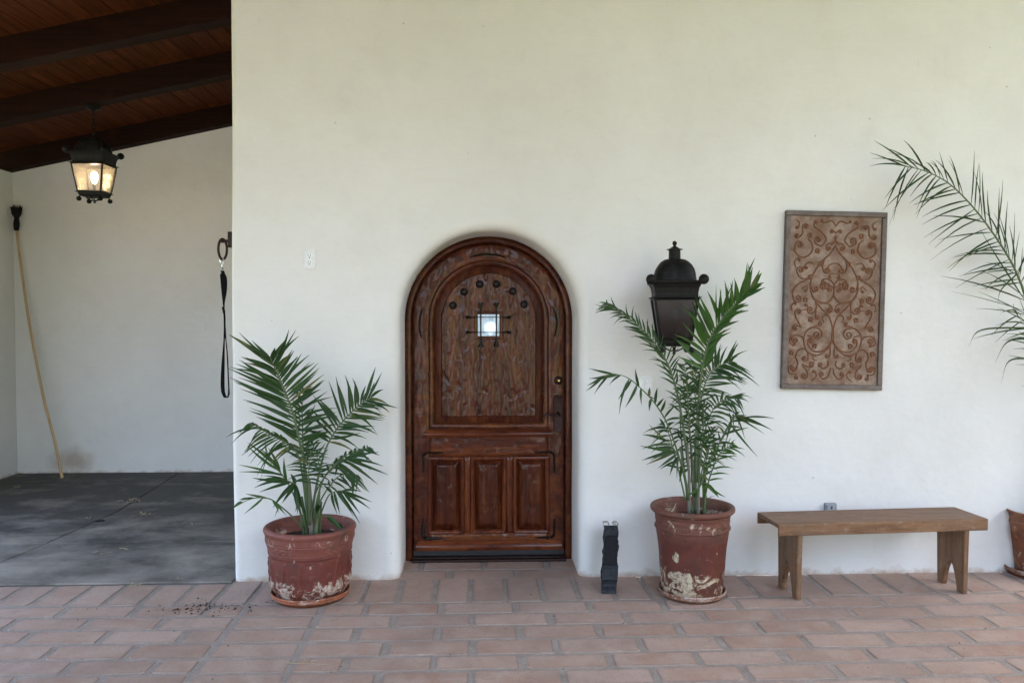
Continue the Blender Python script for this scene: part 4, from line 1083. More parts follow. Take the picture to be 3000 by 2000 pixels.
p3 = Palm('potted_palm', 'spiky date palm arching in from the flared pot beside the bench', P3 + Vector((0, 0, H3 * .86)), [M_PALM[2]] * 3)
Y3 = P3.y
b3 = P3 + Vector((0, 0, H3 * .85))
def up3(px_pts, y1): return [b3, b3 + Vector((.01, 0, .55)), PY(3130, 1120, Y3)] + p3.px(k2, px_pts, (Y3 - .01, y1))
p3.stem([b3 + Vector((.01, 0, -.02)), b3 + Vector((.012, 0, .25)), b3 + Vector((.015, 0, .5))], [.03 - .001 * i for i in range(11)], M_CANE)
F = p3.frond
F(up3([(1040, 1040), (985, 900), (930, 780), (830, 620), (700, 450), (560, 315), (420, 243), (300, 215)], Y3 - .25),
  dict(n=38, tip=1.3, u0=.40, u1=.995, L=(.37, .34), ang=(62, 42), ang1=(48, 24), jit=9, lift=.05, droop=.05, gap=.06), .009, 2, w=.011, fold=.6, normal=(0, -1, .1))
F([b3, b3 + Vector((.02, -.02, .5)), PY(3110, 1230, Y3 - .1), PY(3050, 1010, Y3 - .2), PY(2965, 905, Y3 - .28)],
  dict(n=16, u0=.40, L=(.33, .20), ang=(58, 50), ang1=(40, 30), jit=10, droop=.05, gap=.1), .007, 2, w=.009, fold=.6)
p3.fan(k2, [(1120, 1500), (1080, 1300), (1040, 1120), (1000, 960)],
       [(1030, 1080, 575, 940), (1030, 1090, 735, 955), (1035, 1110, 720, 1048), (1040, 1140, 845, 1068), (1050, 1170, 695, 1212), (1060, 1230, 880, 1245), (1060, 1260, 965, 1208), (1065, 1290, 905, 1255), (1010, 1000, 540, 828), (1005, 990, 755, 820), (1010, 1000, 720, 600)], (Y3 - .1, Y3 - .16), .009, 2, droop=.03)
p3.fan(k2, [(1160, 1560), (1130, 1420), (1080, 1350)], [(1085, 1355, 915, 1360), (1085, 1370, 985, 1210)], (Y3 - .1, Y3 - .12), .009, 2, droop=.02)
# bent leaflets that hang from their middle
for (a, b, c) in (((1050, 1225), (905, 1250), (832, 1375)), ((1060, 1345), (915, 1362), (868, 1500)), ((1050, 1165), (755, 1178), (675, 1278)), ((960, 850), (860, 960), (855, 1110))):
    q = [PY(*k2(*v), Y3 - .14) for v in (a, b, c)]
    V, F_ = [], []
    for i, u in enumerate(catmull(q, 6)):
        ww = .0045 * (1 - (i / 12) ** 2) + .0008; V += [u + Vector((0, -.001, ww)), u + Vector((ww * .6, 0, -ww))]
    F_ = [(2 * i, 2 * i + 1, 2 * i + 3, 2 * i + 2) for i in range(len(V) // 2 - 1)]
    obj('leaflet', (V, F_), M_PALM[2], p3.t)
for k in range(7):                                                  # the rest of the crown, out to the right
    a = R(-60 + 40 * k); tipd = Vector((math.cos(a), -.5 * abs(math.sin(a)) - .1, 0)) if math.cos(a) > -.3 else None
    if tipd is None: continue
    pts = [b3 + Vector((0, 0, .1)), b3 + Vector((.05, 0, .6)) + tipd * .1, b3 + tipd * .35 + Vector((0, 0, 1.1)), b3 + tipd * .75 + Vector((0, 0, 1.35)), b3 + tipd * 1.1 + Vector((0, 0, 1.25))]
    if pts[-1].x < P3.x + .25: continue
    F(pts, dict(n=22, u0=.35, L=(.26, .26), ang=(50, 50), ang1=(30, 30), droop=.04), .008, 2, w=.011, fold=.6, normal=(0, -.5, 1))
print('leaflets', p1.n, p2.n, p3.n)

# ------------------------------------------------------------------ lanterns
M_LAN = m_metal('lantern_iron', (0.006, 0.006, 0.006), (0.014, 0.013, 0.011), 0.5, 0.15, 45, 0.5, rust=0.2)
M_LGLASS = m_glass('lantern_glass', (0.28, 0.31, 0.28), 0.05, dirt=0.0)
M_LGLASS_H = m_glass('lantern_glass_warm', (0.93, 0.90, 0.84), 0.06, dirt=0.10)
M_BULB = NT('lit_bulb'); M_BULB.set(M_BULB.b.inputs['Emission Color'], (1, .78, .48)); M_BULB.set(M_BULB.b.inputs['Emission Strength'], 8.0); M_BULB.set(M_BULB.b.inputs['Base Color'], (1, .9, .75)); M_BULB = M_BULB.m
M_BULBOFF = m_plain('unlit_bulb', (0.10, 0.09, 0.07), 0.2)
def sq_ring(levels, M, cap0=True, cap1=True, n=1):
    """levels: (half width, z). square section shell"""
    L = []
    for hw_, z in levels: L.append([M @ Vector((x_ * hw_, y_ * hw_, z)) for x_, y_ in ((-1, -1), (1, -1), (1, 1), (-1, 1))])
    return fixn(rings(L, cap_last=cap1, cap_first=cap0))
def lantern(name, label, M, lit, hang, group='iron lanterns'):
    """M places z=0 at the foot of the glass body; built about 0.27 m wide"""
    loc = M @ Vector((0, 0, 0)); T = thing(name, label, 'lantern', loc, group)
    hb, ht, gh = .098, .134, .232
    # base tray
    obj('base', sq_ring([(hb * .60, -.036), (hb * .80, -.034), (hb * .98, -.020), (hb * 1.02, -.004), (hb * 1.18, -.002), (hb * 1.18, .001), (hb * .98, .004)], M), M_LAN, T)
    for sx_, sy_ in ((-1, -1), (1, -1), (1, 1), (-1, 1)):
        a, b = Vector((sx_ * hb, sy_ * hb, 0)), Vector((sx_ * ht, sy_ * ht, gh))
        obj('corner_bar', xf(tube([a, b], .0085, 4), M), M_LAN, T)
        obj('ball_foot', join(xf(tube([Vector((sx_ * hb * .86, sy_ * hb * .86, -.02)), Vector((sx_ * hb * .92, sy_ * hb * .92, -.05))], .006, 6), M), sphere(M @ Vector((sx_ * hb * .94, sy_ * hb * .94, -.056)), .020, 12, 8)), M_LAN, T, smooth=40)
        k = ht * 0.99
        if hang or sy_ < 0: obj('ball_finial', join(xf(tube([Vector((sx_ * k, sy_ * k, gh + .082)), Vector((sx_ * (k + .008), sy_ * (k + .008), gh + .09)), Vector((sx_ * (k + .017), sy_ * (k + .017), gh + .098))], [.012, .007, .011], 8), M), sphere(M @ Vector((sx_ * (k + .028), sy_ * (k + .028), gh + .100)), .0285, 14, 10)), M_LAN, T, smooth=50)
    for i in range(4):
        an = i * math.pi / 2; Rz = Matrix.Rotation(an, 4, 'Z')
        w0, w1 = hb - .009, ht - .009
        q = [Vector((-w0, -hb + .001, .004)), Vector((w0, -hb + .001, .004)), Vector((w1, -ht + .001, gh - .004)), Vector((-w1, -ht + .001, gh - .004))]
        geo = (q + [p + Vector((0, .003, 0)) for p in q], [(0, 1, 2, 3), (7, 6, 5, 4), (0, 4, 5, 1), (1, 5, 6, 2), (2, 6, 7, 3), (3, 7, 4, 0)])
        isback = (not hang) and i == 2
        if isback: obj('back_plate', xf(geo, M @ Rz), M_LAN, T)
        else: obj('pane', xf(geo, M @ Rz), M_LGLASS_H if lit else M_LGLASS, T)
        obj('rail', xf(tube([Vector((-hb, -hb, .004)), Vector((hb, -hb, .004))], .008, 4), M @ Rz), M_LAN, T)
        obj('rail', xf(tube([Vector((-ht, -ht, gh - .004)), Vector((ht, -ht, gh - .004))], .008, 4), M @ Rz), M_LAN, T)
    obj('flange', sq_ring([(ht * .9, gh + .001), (ht * 1.13, gh + .002), (ht * 1.13, gh + .005), (ht * .9, gh + .006)], M), M_LAN, T)
    obj('cornice', sq_ring([(ht * .98, gh + .004), (ht * .99, gh + .030), (ht * 1.03, gh + .055), (ht * 1.11, gh + .074), (ht * 1.20, gh + .086), (ht * 1.20, gh + .093), (ht * 1.02, gh + .097)], M, cap0=False), M_LAN, T)
    # ribbed dome
    pr_ = [(1.02, .094), (1.01, .112), (.97, .135), (.90, .160), (.80, .183), (.66, .202), (.50, .214), (.30, .219)]
    V, F = [], []; n_ = 64
    for s_, z in pr_:
        for k in range(n_):
            a = 2 * math.pi * k / n_; c_, s2 = math.cos(a), math.sin(a)
            e = 5.0; r_ = 1 / (abs(c_) ** e + abs(s2) ** e) ** (1 / e)
            lobe = 1 + .045 * abs(math.sin(a * 4)) * (s_ > .4)
            lobe *= 1 + .05 * noise.noise(Vector((c_ * 3.3, s2 * 3.3, z * 30 + loc.x)));  V.append(M @ Vector((ht * s_ * r_ * c_ * lobe * .93, ht * s_ * r_ * s2 * lobe * .93, gh + z)))
    for i in range(len(pr_) - 1):
        for k in range(n_): F.append((i * n_ + k, i * n_ + (k + 1) % n_, (i + 1) * n_ + (k + 1) % n_, (i + 1) * n_ + k))
    F.append(tuple(range((len(pr_) - 1) * n_, len(pr_) * n_)))
    obj('dome', (V, F), M_LAN, T, smooth=45)
    if not hang:
        obj('chimney', xf(lathe([(.038, gh + .212), (.037, gh + .271), (.050, gh + .270), (.051, gh + .273), (.034, gh + .277), (.014, gh + .288), (.009, gh + .292)], (0, 0, 0), 24), M), M_LAN, T, smooth=35)
        obj('finial', xf(join(sphere((0, 0, gh + .306), .0145, 14, 10), lathe([(.010, gh + .288), (.006, gh + .294), (.006, gh + .298)], (0, 0, 0), 12)), M), M_LAN, T, smooth=40)
        obj('wall_bracket', xf(join(box(-.05, .05, .30, .32, .02, gh + .15, .004), box(-.015, .015, .13, .305, gh * .4, gh * .4 + .03, .003), box(-.015, .015, .13, .305, gh + .03, gh + .06, .003)), M @ Matrix.Diagonal((1, 1, 1, 1))), M_LAN, T)
    # drip scroll below
    sc_ = [Vector((-hb * .75, 0, -.036)), Vector((-hb * .5, 0, -.05)), Vector((-hb * .2, 0, -.062)), Vector((0, 0, -.058)), Vector((hb * .2, 0, -.062)), Vector((hb * .5, 0, -.05)), Vector((hb * .75, 0, -.036))]
    obj('scroll', xf(join(tube(catmull(sc_, 4), .0045, 6), tube(catmull([Vector((v.y, v.x, v.z)) for v in sc_], 4), .0045, 6), sphere((0, 0, -.075), .010, 10, 8), tube([Vector((0, 0, -.04)), Vector((0, 0, -.075))], .004, 6)), M), M_LAN, T, smooth=50)
    obj('candle_tube', xf(lathe([(.013, .004), (.013, .075)], (0, 0, 0), 16), M), M_LAN, T, smooth=40)
    obj('bulb', xf(lathe([(.010, .075), (.017, .092), (.027, .115), (.030, .135), (.026, .155), (.014, .172), (.0005, .178)], (0, 0, 0), 20), M), M_BULB if lit else M_BULBOFF, T, smooth=True)
    return T, gh
LY = YW - 0.33
_c = PY(1975, 995, LY)
Mw = Matrix.Translation(_c) @ Matrix.Rotation(R(-7), 4, 'Z') @ Matrix.Diagonal((.88, .88, 1, 1))
lantern('wall_lantern', 'black iron wall lantern with domed top, unlit, on the wall behind the tall palm', Mw, False, False)
cn = PR(275, 303); HY = cn.y + .06
foot = PY(277, 566, HY)
Mh = Matrix.Translation(foot) @ Matrix.Rotation(R(-1), 4, 'Z') @ Matrix.Diagonal((.94, .94, 1, 1))
T, gh = lantern('hanging_lantern', 'lit black iron lantern hanging on a chain from the roof beam', Mh, True, True)
cx, cy, zt_, zb_ = foot.x, foot.y, ZR(foot.x) , foot.z + gh + .219
obj('ceiling_cap', lathe([(.062, zt_ - .003), (.062, zt_ - .014), (.05, zt_ - .026), (.02, zt_ - .034), (.008, zt_ - .045)], (cx, cy, 0), 28), M_LAN, T, smooth=40)
nl = max(3, int((zt_ - .03 - zb_) / .034)); lz = (zt_ - .03 - zb_) / nl
for i in range(nl):
    zc = zb_ + lz * (i + .5); a0 = (i % 2) * R(90) + R(20)
    ring_ = [Vector((cx + .011 * math.cos(a) * math.cos(a0), cy + .011 * math.cos(a) * math.sin(a0), zc + lz * .68 * math.sin(a))) for a in [2 * math.pi * k / 14 for k in range(15)]]
    obj('chain_link', tube(ring_, .0032, 6, cap=False), M_LAN, T, smooth=True)
pl_ = bpy.data.lights.new('lantern_light', 'POINT'); pl_.energy = 0.3; pl_.color = (1, .72, .42); pl_.shadow_soft_size = .03
plo = bpy.data.objects.new('lantern_light', pl_); COL.objects.link(plo); plo.parent = T; plo.location = (0, 0, .21)

# ------------------------------------------------------------------ rusted relief panel
def m_rust(name, c0, c1, c2, sc=9):
    t = NT(name); p = t.oco(); g = t.noise(p, sc, 6, .65, .4); h = t.noise(p, sc * 5, 5, .7)
    c = t.mix(t.ramp(g, [(.35, 0), (.65, 1)]), c0, c1); c = t.mix(t.math('MULTIPLY', t.ramp(h, [(.48, 0), (.68, 1)]), .6), c, c2)
    return t.fin(c, 0.62, t.bump(h, .4, .003), metal=.25)
M_RUST_BG = m_rust('weathered_tin', (0.13, 0.062, 0.03), (0.29, 0.215, 0.165), (0.12, 0.048, 0.018))
M_RUST_SC = m_rust('rusty_scroll', (0.17, 0.06, 0.02), (0.11, 0.045, 0.02), (0.27, 0.11, 0.035), 16)
M_RUST_FR = m_rust('weathered_frame', (0.10, 0.075, 0.062), (0.17, 0.14, 0.125), (0.085, 0.04, 0.024), 12)
kA = lambda x, y: (2260 + x / 2.8, 600 + y / 2.8)
AY = YW - .028
TL, TR, BLp, BRp = [PY(*kA(*q), AY) for q in ((112, 44), (940, 70), (90, 1508), (912, 1516))]
ctr = (TL + TR + BLp + BRp) / 4; ax = ((TR - TL) + (BRp - BLp)).normalized(); az = Vector((-ax.z, 0, ax.x))
AW, AH = (TR - TL).length, (TL - BLp).length
MA = Matrix(((ax.x, 0, az.x, ctr.x), (0, 1, 0, AY), (ax.z, 0, az.z, ctr.z), (0, 0, 0, 1)))
art = thing('relief_panel', 'rusty scrollwork metal panel in a dark frame hanging above the bench', 'wall art', ctr - az * AH / 2)
hw_, hh_ = AW / 2, AH / 2; fw = .030
obj('sheet', xf(box(-hw_ + .01, hw_ - .01, .004, .012, -hh_ + .01, hh_ - .01), MA), M_RUST_BG, art)
for (x0, x1, z0, z1) in ((-hw_, hw_, hh_ - fw, hh_), (-hw_, hw_, -hh_, -hh_ + fw), (-hw_, -hw_ + fw, -hh_ + fw + .001, hh_ - fw - .001), (hw_ - fw, hw_, -hh_ + fw + .001, hh_ - fw - .001)):
    obj('frame_rail', xf(box(x0, x1, -.010, .025, z0, z1, .004), MA), M_RUST_FR, art)
SX, SZ = AW / 822.0, AH / 1455.0
def A2(x, y): return Vector(((x - 515) * SX, .0, (780 - y) * SZ))            # panel plane from crop coordinates
def scroll(pts, r1=0, s1=1, r0=0, s0=1, thick=.0046):
    C = [Vector((v.x, 0, v.z)) for v in catmull([A2(*p) for p in pts], 8)]
    def spiral(P, Q, r, side):
        t_ = (P - Q).normalized(); out = []; p = P.copy(); rr_ = r; ang = math.atan2(t_.z, t_.x)
        step = R(20)
        for i in range(30):
            ang += side * step; p = p + Vector((math.cos(ang), 0, math.sin(ang))) * (rr_ * step); rr_ *= .945; out.append(p.copy())
        return out
    if r1: C = C + spiral(C[-1], C[-2], r1 * SX, s1)
    if r0: C = list(reversed(spiral(C[0], C[1], r0 * SX, s0))) + C
    n_ = len(C); tk = [thick * (1.0 if 2 < i < n_ - 3 else .8) for i in range(n_)]
    for mir in ((1, -1)):
        D = [Vector((v.x * mir, .003, v.z)) for v in C]
        obj('scroll', xf(tube(D, tk, 6), MA), M_RUST_SC, art, smooth=True)
# left half in crop pixels (mirrored): path, end spiral radius, turn
scroll([(515, 1090), (490, 1140), (440, 1190), (370, 1195), (320, 1150), (315, 1110)], 22, -1)
scroll([(510, 1110), (480, 1170), (400, 1225), (320, 1205), (285, 1140), (285, 1060), (330, 1005), (390, 1005)], 50, -1)
scroll([(505, 1090), (510, 1000), (475, 900), (420, 850), (370, 785), (330, 720), (320, 650), (345, 560), (400, 470), (470, 400), (518, 330)], 0, 1)
scroll([(500, 300), (450, 320), (440, 345)], 22, 1)
scroll([(330, 745), (400, 795), (470, 790), (510, 740), (515, 690)], 34, 1)
scroll([(345, 770), (420, 795), (480, 810), (502, 840)], 26, -1)
scroll([(515, 680), (510, 640), (470, 605), (425, 610), (402, 650)], 30, 1)
scroll([(325, 650), (335, 690)], 30, 1)
scroll([(430, 440), (415, 500), (425, 540)], 28, 1)
scroll([(330, 570), (280, 605), (230, 590), (208, 550)], 34, -1)
scroll([(300, 610), (220, 650), (178, 710), (185, 770)], 38, 1)
scroll([(365, 780), (375, 830), (360, 870)], 36, -1)
scroll([(375, 820), (372, 880), (370, 915)], 16, 1)
scroll([(250, 990), (215, 930), (200, 885)], 30, -1)
scroll([(260, 1000), (215, 985)], 26, 1)
scroll([(330, 1010), (370, 990), (410, 985)], 18, 1)
scroll([(285, 1120), (260, 1075), (215, 1065)], 36, 1)
scroll([(215, 1245), (230, 1200), (270, 1175), (310, 1200), (320, 1250)], 30, -1)
scroll([(215, 1245), (235, 1290), (225, 1345)], 24, -1, 0)
scroll([(270, 1310), (310, 1350), (320, 1390)], 32, -1)
scroll([(215, 1385), (170, 1375), (162, 1340)], 26, -1)
scroll([(225, 1380), (215, 1410)], 15, 1)
scroll([(498, 1160), (498, 1220), (490, 1240)], 18, -1)
scroll([(480, 1270), (485, 1310), (450, 1335), (415, 1320)], 18, -1)
scroll([(505, 1330), (490, 1390), (450, 1420), (420, 1400)], 22, -1)
scroll([(270, 1300), (330, 1330), (345, 1320)], 10, 1)
scroll([(190, 330), (185, 380), (230, 425), (290, 420), (328, 370), (320, 310), (290, 285)], 0)
scroll([(185, 380), (190, 325)], 34, -1)
scroll([(440, 300), (430, 255), (380, 205), (340, 180), (335, 145)], 18, -1)
scroll([(440, 290), (400, 335), (360, 320)], 34, -1)
scroll([(245, 180), (242, 240), (215, 270)], 22, -1, 26, -1)
scroll([(515, 170), (480, 130), (430, 145), (400, 140)], 10, -1)
scroll([(520, 230), (490, 205)], 14, 1)
scroll([(525, 250), (510, 290), (480, 330)], 0)
for P_, r_, s_ in (([(515, 470), (470, 490), (455, 530)], 16, 1), ([(450, 690), (440, 660), (460, 640)], 12, -1), ([(190, 130), (215, 150), (210, 190)], 14, -1), ([(340, 480), (300, 470), (270, 500)], 18, 1), ([(200, 520), (185, 470), (210, 440)], 16, -1), ([(180, 870), (170, 830), (190, 800)], 14, -1), ([(180, 1060), (165, 1120), (190, 1150)], 16, 1), ([(440, 960), (430, 920), (450, 890)], 14, -1), ([(350, 1440), (390, 1400), (380, 1360)], 14, 1), ([(300, 1060), (340, 1075), (350, 1110)], 16, -1), ([(515, 560), (480, 560), (470, 585)], 12, 1), ([(250, 690), (290, 660), (295, 700)], 14, -1), ([(260, 860), (300, 850), (300, 820)], 14, 1), ([(390, 1270), (360, 1260), (360, 1230)], 12, -1)):
    scroll(P_, r_, s_, thick=.0036)
for (x_, y_) in ((400, 480), (305, 250), (370, 375), (430, 640), (285, 775), (330, 935), (370, 1150), (185, 1210), (350, 1300), (320, 590)):
    for mir in (1, -1):
        gs = []
        for k in range(5):
            a = R(72 * k + 20); c_ = A2(x_, y_) + Vector((math.cos(a) * .010, .003, math.sin(a) * .010)); c_.x *= mir
            gs.append(sphere(c_, .0075, 8, 6, (1.4 if k % 2 else .8, .6, .8 if k % 2 else 1.4)))
        obj('leaf_spray', xf(join(*gs), MA), M_RUST_SC, art, smooth=True)

# ------------------------------------------------------------------ bench
def m_bench(name, axis):
    t = NT(name); p = t.oco(); sc = (3, 40, 40) if axis == 'x' else (40, 40, 3)
    g = t.noise(t.mapping(p, sc), 1, 6, .6, .8); k = t.noise(t.mapping(p, (1.5, 6, 6)), 1, 3)
    c = t.ramp(g, [(.28, (.095, .046, .022)), (.5, (.18, .094, .048)), (.75, (.25, .145, .080))])
    c = t.mix(t.math('MULTIPLY', t.ramp(k, [(.5, 0), (.75, 1)]), .5), c, (.16, .12, .085))
    w_ = t.noise(p, 22, 6, .7); c = t.mix(t.math('MULTIPLY', t.ramp(w_, [(.55, 0), (.7, 1)]), .5), c, (.30, .23, .17)); c = t.mix(t.math('MULTIPLY', t.ramp(t.noise(p, 60, 4, .7), [(.6, 0), (.68, 1)]), .6), c, (.05, .03, .02))
    v = t.n('TexVoronoi', Vector=t.mapping(p, (3.2, 5, 5)), Scale=1.0)
    c = t.mix(t.ramp(v.outputs['Distance'], [(.05, .85), (.10, 0)]), c, (.04, .02, .012))
    return t.fin(c, .5, t.bump(g, .2, .003), Specular_IOR_Level=.25)
M_BX, M_BZ = m_bench('bench_wood', 'x'), m_bench('bench_wood_leg', 'z')
M_GREY = m_bench('bench_wood_top', 'x')
zt = PY(2590, 1527, PZ(2580, 1750).y - .02).z
FL, FR = PZ(2282, 1536, zt), PZ(2896, 1519, zt)
BLc = PZ(2227, 1497, zt)
bx_ = (FR - FL); BLn = bx_.length; bx_.normalize(); by_ = Vector((-bx_.y, bx_.x, 0)); BD = min((BLc - FL).dot(by_), .30)
BO = FL.copy(); BO.z = 0
MB = Matrix(((bx_.x, by_.x, 0, BO.x), (bx_.y, by_.y, 0, BO.y), (0, 0, 1, 0), (0, 0, 0, 1)))
over = (BO + by_ * BD).y - (YW - .03)
over2 = (BO + by_ * BD + bx_ * BLn).y - (YW - .03)
print('bench', BLn, BD, zt, over, over2)
bench = thing('wooden_bench', 'plain brown wooden bench with arched leg cutouts against the wall', 'bench', MB @ Vector((BLn / 2, BD / 2, 0)))
AP = .066
obj('seat_board', xf(box(0, BLn, .018, BD - .018, zt - .024, zt, .004), MB), M_GREY, bench)
obj('apron', xf(box(0, BLn, 0, .0175, zt - AP, zt, .005), MB), M_BX, bench)
obj('apron', xf(box(0, BLn, BD - .0175, BD, zt - AP, zt, .005), MB), M_BX, bench)
def leg(x0, th):
    z1 = zt - .0245; w = BD - .037; y0 = .0185
    P = [(0.012, 0), (.26 * w, 0), (.29 * w, .05), (.35 * w, .10), (.42 * w, .138), (.5 * w, .155), (.58 * w, .138), (.65 * w, .10), (.71 * w, .05), (.74 * w, 0), (w - .012, 0), (w, z1), (0, z1)]
    bm = bmesh.new()
    vs_ = [bm.verts.new(MB @ Vector((x0, y0 + a, b))) for a, b in P]; f = bm.faces.new(vs_)
    r_ = bmesh.ops.extrude_face_region(bm, geom=[f])
    for v in r_['geom']:
        if isinstance(v, bmesh.types.BMVert): v.co += bx_ * th
    bmesh.ops.recalc_face_normals(bm, faces=bm.faces[:])
    bmesh.ops.bevel(bm, geom=[e for e in bm.edges if len(e.link_faces) == 2 and e.calc_face_angle() > 1.2], offset=.004, segments=2, affect='EDGES')
    return bm_geo(bm)
lx0 = (PZ(2329, 1755) - BO).dot(bx_); lx1 = (PZ(2831, 1745) - BO).dot(bx_)
obj('leg', leg(lx0, .029), M_BZ, bench)
obj('leg', leg(lx1, .029), M_BZ, bench)

# ------------------------------------------------------------------ electrical plates
M_WPL = m_plain('white_plastic', (.74, .74, .72), .35)
M_WPL2 = m_plain('white_plastic_insert', (.80, .80, .79), .3)
M_DARK = m_plain('slot_dark', (.02, .02, .02), .7)
M_GREYM = m_metal('grey_cover', (.22, .23, .25), (.33, .34, .36), .45, .4, 50, .2)
c = PY(907, 759, YW); ow, oh = .036, .0575
plate = thing('wall_outlet', 'white power outlet plate on the wall left of the door', 'outlet', c)
obj('plate', box(c.x - ow, c.x + ow, c.y - .007, c.y + .004, c.z - oh, c.z + oh, .003), M_WPL, plate)
rc = obj('receptacle', box(c.x - .017, c.x + .017, c.y - .0095, c.y - .0065, c.z - .034, c.z + .034, .0012), M_WPL2, plate)
obj('slot', join(*[box(c.x + a - .0014, c.x + a + .0014, c.y - .0102, c.y - .0094, c.z + b - .005, c.z + b + .005) for a in (-.0065, .0065) for b in (.023, -.017)], *[xf(lathe([(.0035, 0), (.0035, .0008), (.0001, .0008)], (0, 0, 0), 12), Matrix.Translation((c.x, c.y - .0094, c.z + b)) @ Matrix.Rotation(R(90), 4, 'X')) for b in (.010, -.030)]), M_DARK, rc)
c = PY(1886, 1125, YW)
sw = thing('light_switch', 'white double rocker switch plate behind the drooping palm frond', 'switch', c)
obj('plate', box(c.x - .050, c.x + .050, c.y - .007, c.y + .004, c.z - .0575, c.z + .0575, .003), M_WPL, sw)
for s in (-.021, .024): obj('rocker', box(c.x + s - .0155, c.x + s + .0155, c.y - .0105, c.y - .0065, c.z - .032, c.z + .032, .0025), M_WPL2, sw)
c = PY(2430, 1500, YW)
wo_ = thing('weatherproof_outlet', 'small grey weatherproof outlet cover on the wall behind the bench', 'outlet', c)
obj('cover', box(c.x - .035, c.x + .035, c.y - .028, c.y + .004, c.z - .058, c.z + .060, .006), M_GREYM, wo_)
obj('flap', join(box(c.x - .024, c.x + .024, c.y - .033, c.y - .0285, c.z + .004, c.z + .048, .002), box(c.x - .024, c.x + .024, c.y - .033, c.y - .0285, c.z - .048, c.z - .002, .002)), m_metal('grey_flap', (.35, .36, .38), (.45, .46, .48), .4, .4, 50, .1), wo_)
obj('latch', box(c.x - .006, c.x + .004, c.y - .036, c.y - .0335, c.z + .028, c.z + .046, .001), M_DARK, wo_)

# ------------------------------------------------------------------ ring hook and leash at the wall corner
k6 = lambda x, y: (600 + x / 2.9, 660 + y / 2.9)
HYr = YW + .06
M_RINGM = m_metal('ring_iron', (.022, .014, .012), (.05, .03, .024), .5, .6, 60, .4)
xw = XC - .002
pc = PY(*k6(150, 135), HYr)
hk = thing('ring_hook', 'dark iron ring on a bracket at the wall corner', 'hook', Vector((XC, HYr, pc.z - .1)))
obj('mount_plate', box(XC - .030, XC + .004, HYr - .016, HYr + .016, pc.z - .038, pc.z + .055, .003), M_RINGM, hk)
obj('arm', join(tube([Vector((XC - .02, HYr, pc.z)), Vector((pc.x, HYr, pc.z))], .009, 8), sphere((pc.x, HYr, pc.z + .002), .013, 12, 8)), M_RINGM, hk, smooth=40)
rc_ = PY(*k6(151, 203), HYr); ra, rbz = .0245, .060
ringp = [rc_ + Vector((ra * .85 * math.cos(a), ra * .55 * math.cos(a), rbz * math.sin(a))) for a in [2 * math.pi * k / 32 for k in range(33)]]
obj('ring', tube(ringp, .0075, 8, cap=False), M_RINGM, hk, smooth=True)
M_WEB = m_plain('black_webbing', (.005, .005, .006), .7, 0, .8, 300, Specular_IOR_Level=.1)
M_CHROME = m_metal('chrome_clip', (.6, .6, .58), (.45, .45, .44), .25, 1.0, 60, .1)
lt = PY(*k6(150, 292), HYr)
ls = thing('dog_leash', 'black webbing leash clipped to the iron ring at the wall corner', 'leash', PY(*k6(172, 1465), HYr))
cl = [PY(*k6(*q), HYr - .004) for q in ((166, 300), (148, 278), (130, 288), (135, 320), (152, 330), (160, 312))]
obj('clip', join(tube(catmull(cl, 5), .0038, 8), tube([PY(*k6(150, 325), HYr), PY(*k6(150, 352), HYr)], [.0075, .0065], 10), tube([PY(*k6(150, 352), HYr), PY(*k6(150, 378), HYr)], [.0045, .009], 10), sphere(PY(*k6(132, 402), HYr - .012), .006, 10, 8)), M_CHROME, ls, smooth=45)
def ribbon(L, name):
    """L: (x_left, x_right, y, depth offset) rows in crop pixels -> thin strap with thickness"""
    F3, B3 = [], []
    for (a, b, y, dy) in L:
        p, q = PY(*k6(a, y), HYr + dy), PY(*k6(b, y), HYr + dy + (b - a) * .0003)
        F3.append((p, q)); B3.append((p + Vector((0, .0025, 0)), q + Vector((0, .0025, 0))))
    V, F = [], []
    for (p, q), (r_, s_) in zip(F3, B3): V += [p, q, s_, r_]
    for i in range(len(L) - 1):
        for k in range(4): F.append((4 * i + k, 4 * i + (k + 1) % 4, 4 * i + 4 + (k + 1) % 4, 4 * i + 4 + k))
    F += [(3, 2, 1, 0), tuple(4 * (len(L) - 1) + k for k in range(4))]
    obj(name, fixn((V, F)), M_WEB, ls)
ribbon([(136, 164, 385, 0), (130, 172, 410, -.004), (130, 186, 440, -.01), (134, 190, 480, -.012), (139, 189, 540, -.012), (144, 182, 590, -.01), (150, 172, 640, -.006), (152, 168, 670, -.004)], 'handle_strap')
ribbon([(143, 157, 692, -.006), (147, 162, 715, -.008), (152, 168, 735, -.006), (158, 170, 760, -.004)], 'strap_end')
ribbon([(152, 168, 660, 0), (156, 168, 700, 0), (162, 172, 780, 0), (164, 178, 880, 0), (176, 184, 980, .004), (184, 194, 1080, .008), (190, 200, 1180, .01), (194, 204, 1280, .012), (198, 209, 1380, .012), (196, 212, 1430, .008), (186, 200, 1462, .0)], 'strap')
ribbon([(156, 172, 720, .004), (160, 176, 800, .002), (161, 174, 880, 0), (158, 170, 980, 0), (150, 168, 1080, -.004), (141, 168, 1180, -.008), (135, 167, 1280, -.01), (134, 167, 1360, -.01), (138, 170, 1410, -.008), (148, 178, 1440, -.004), (162, 192, 1464, .0)], 'strap')

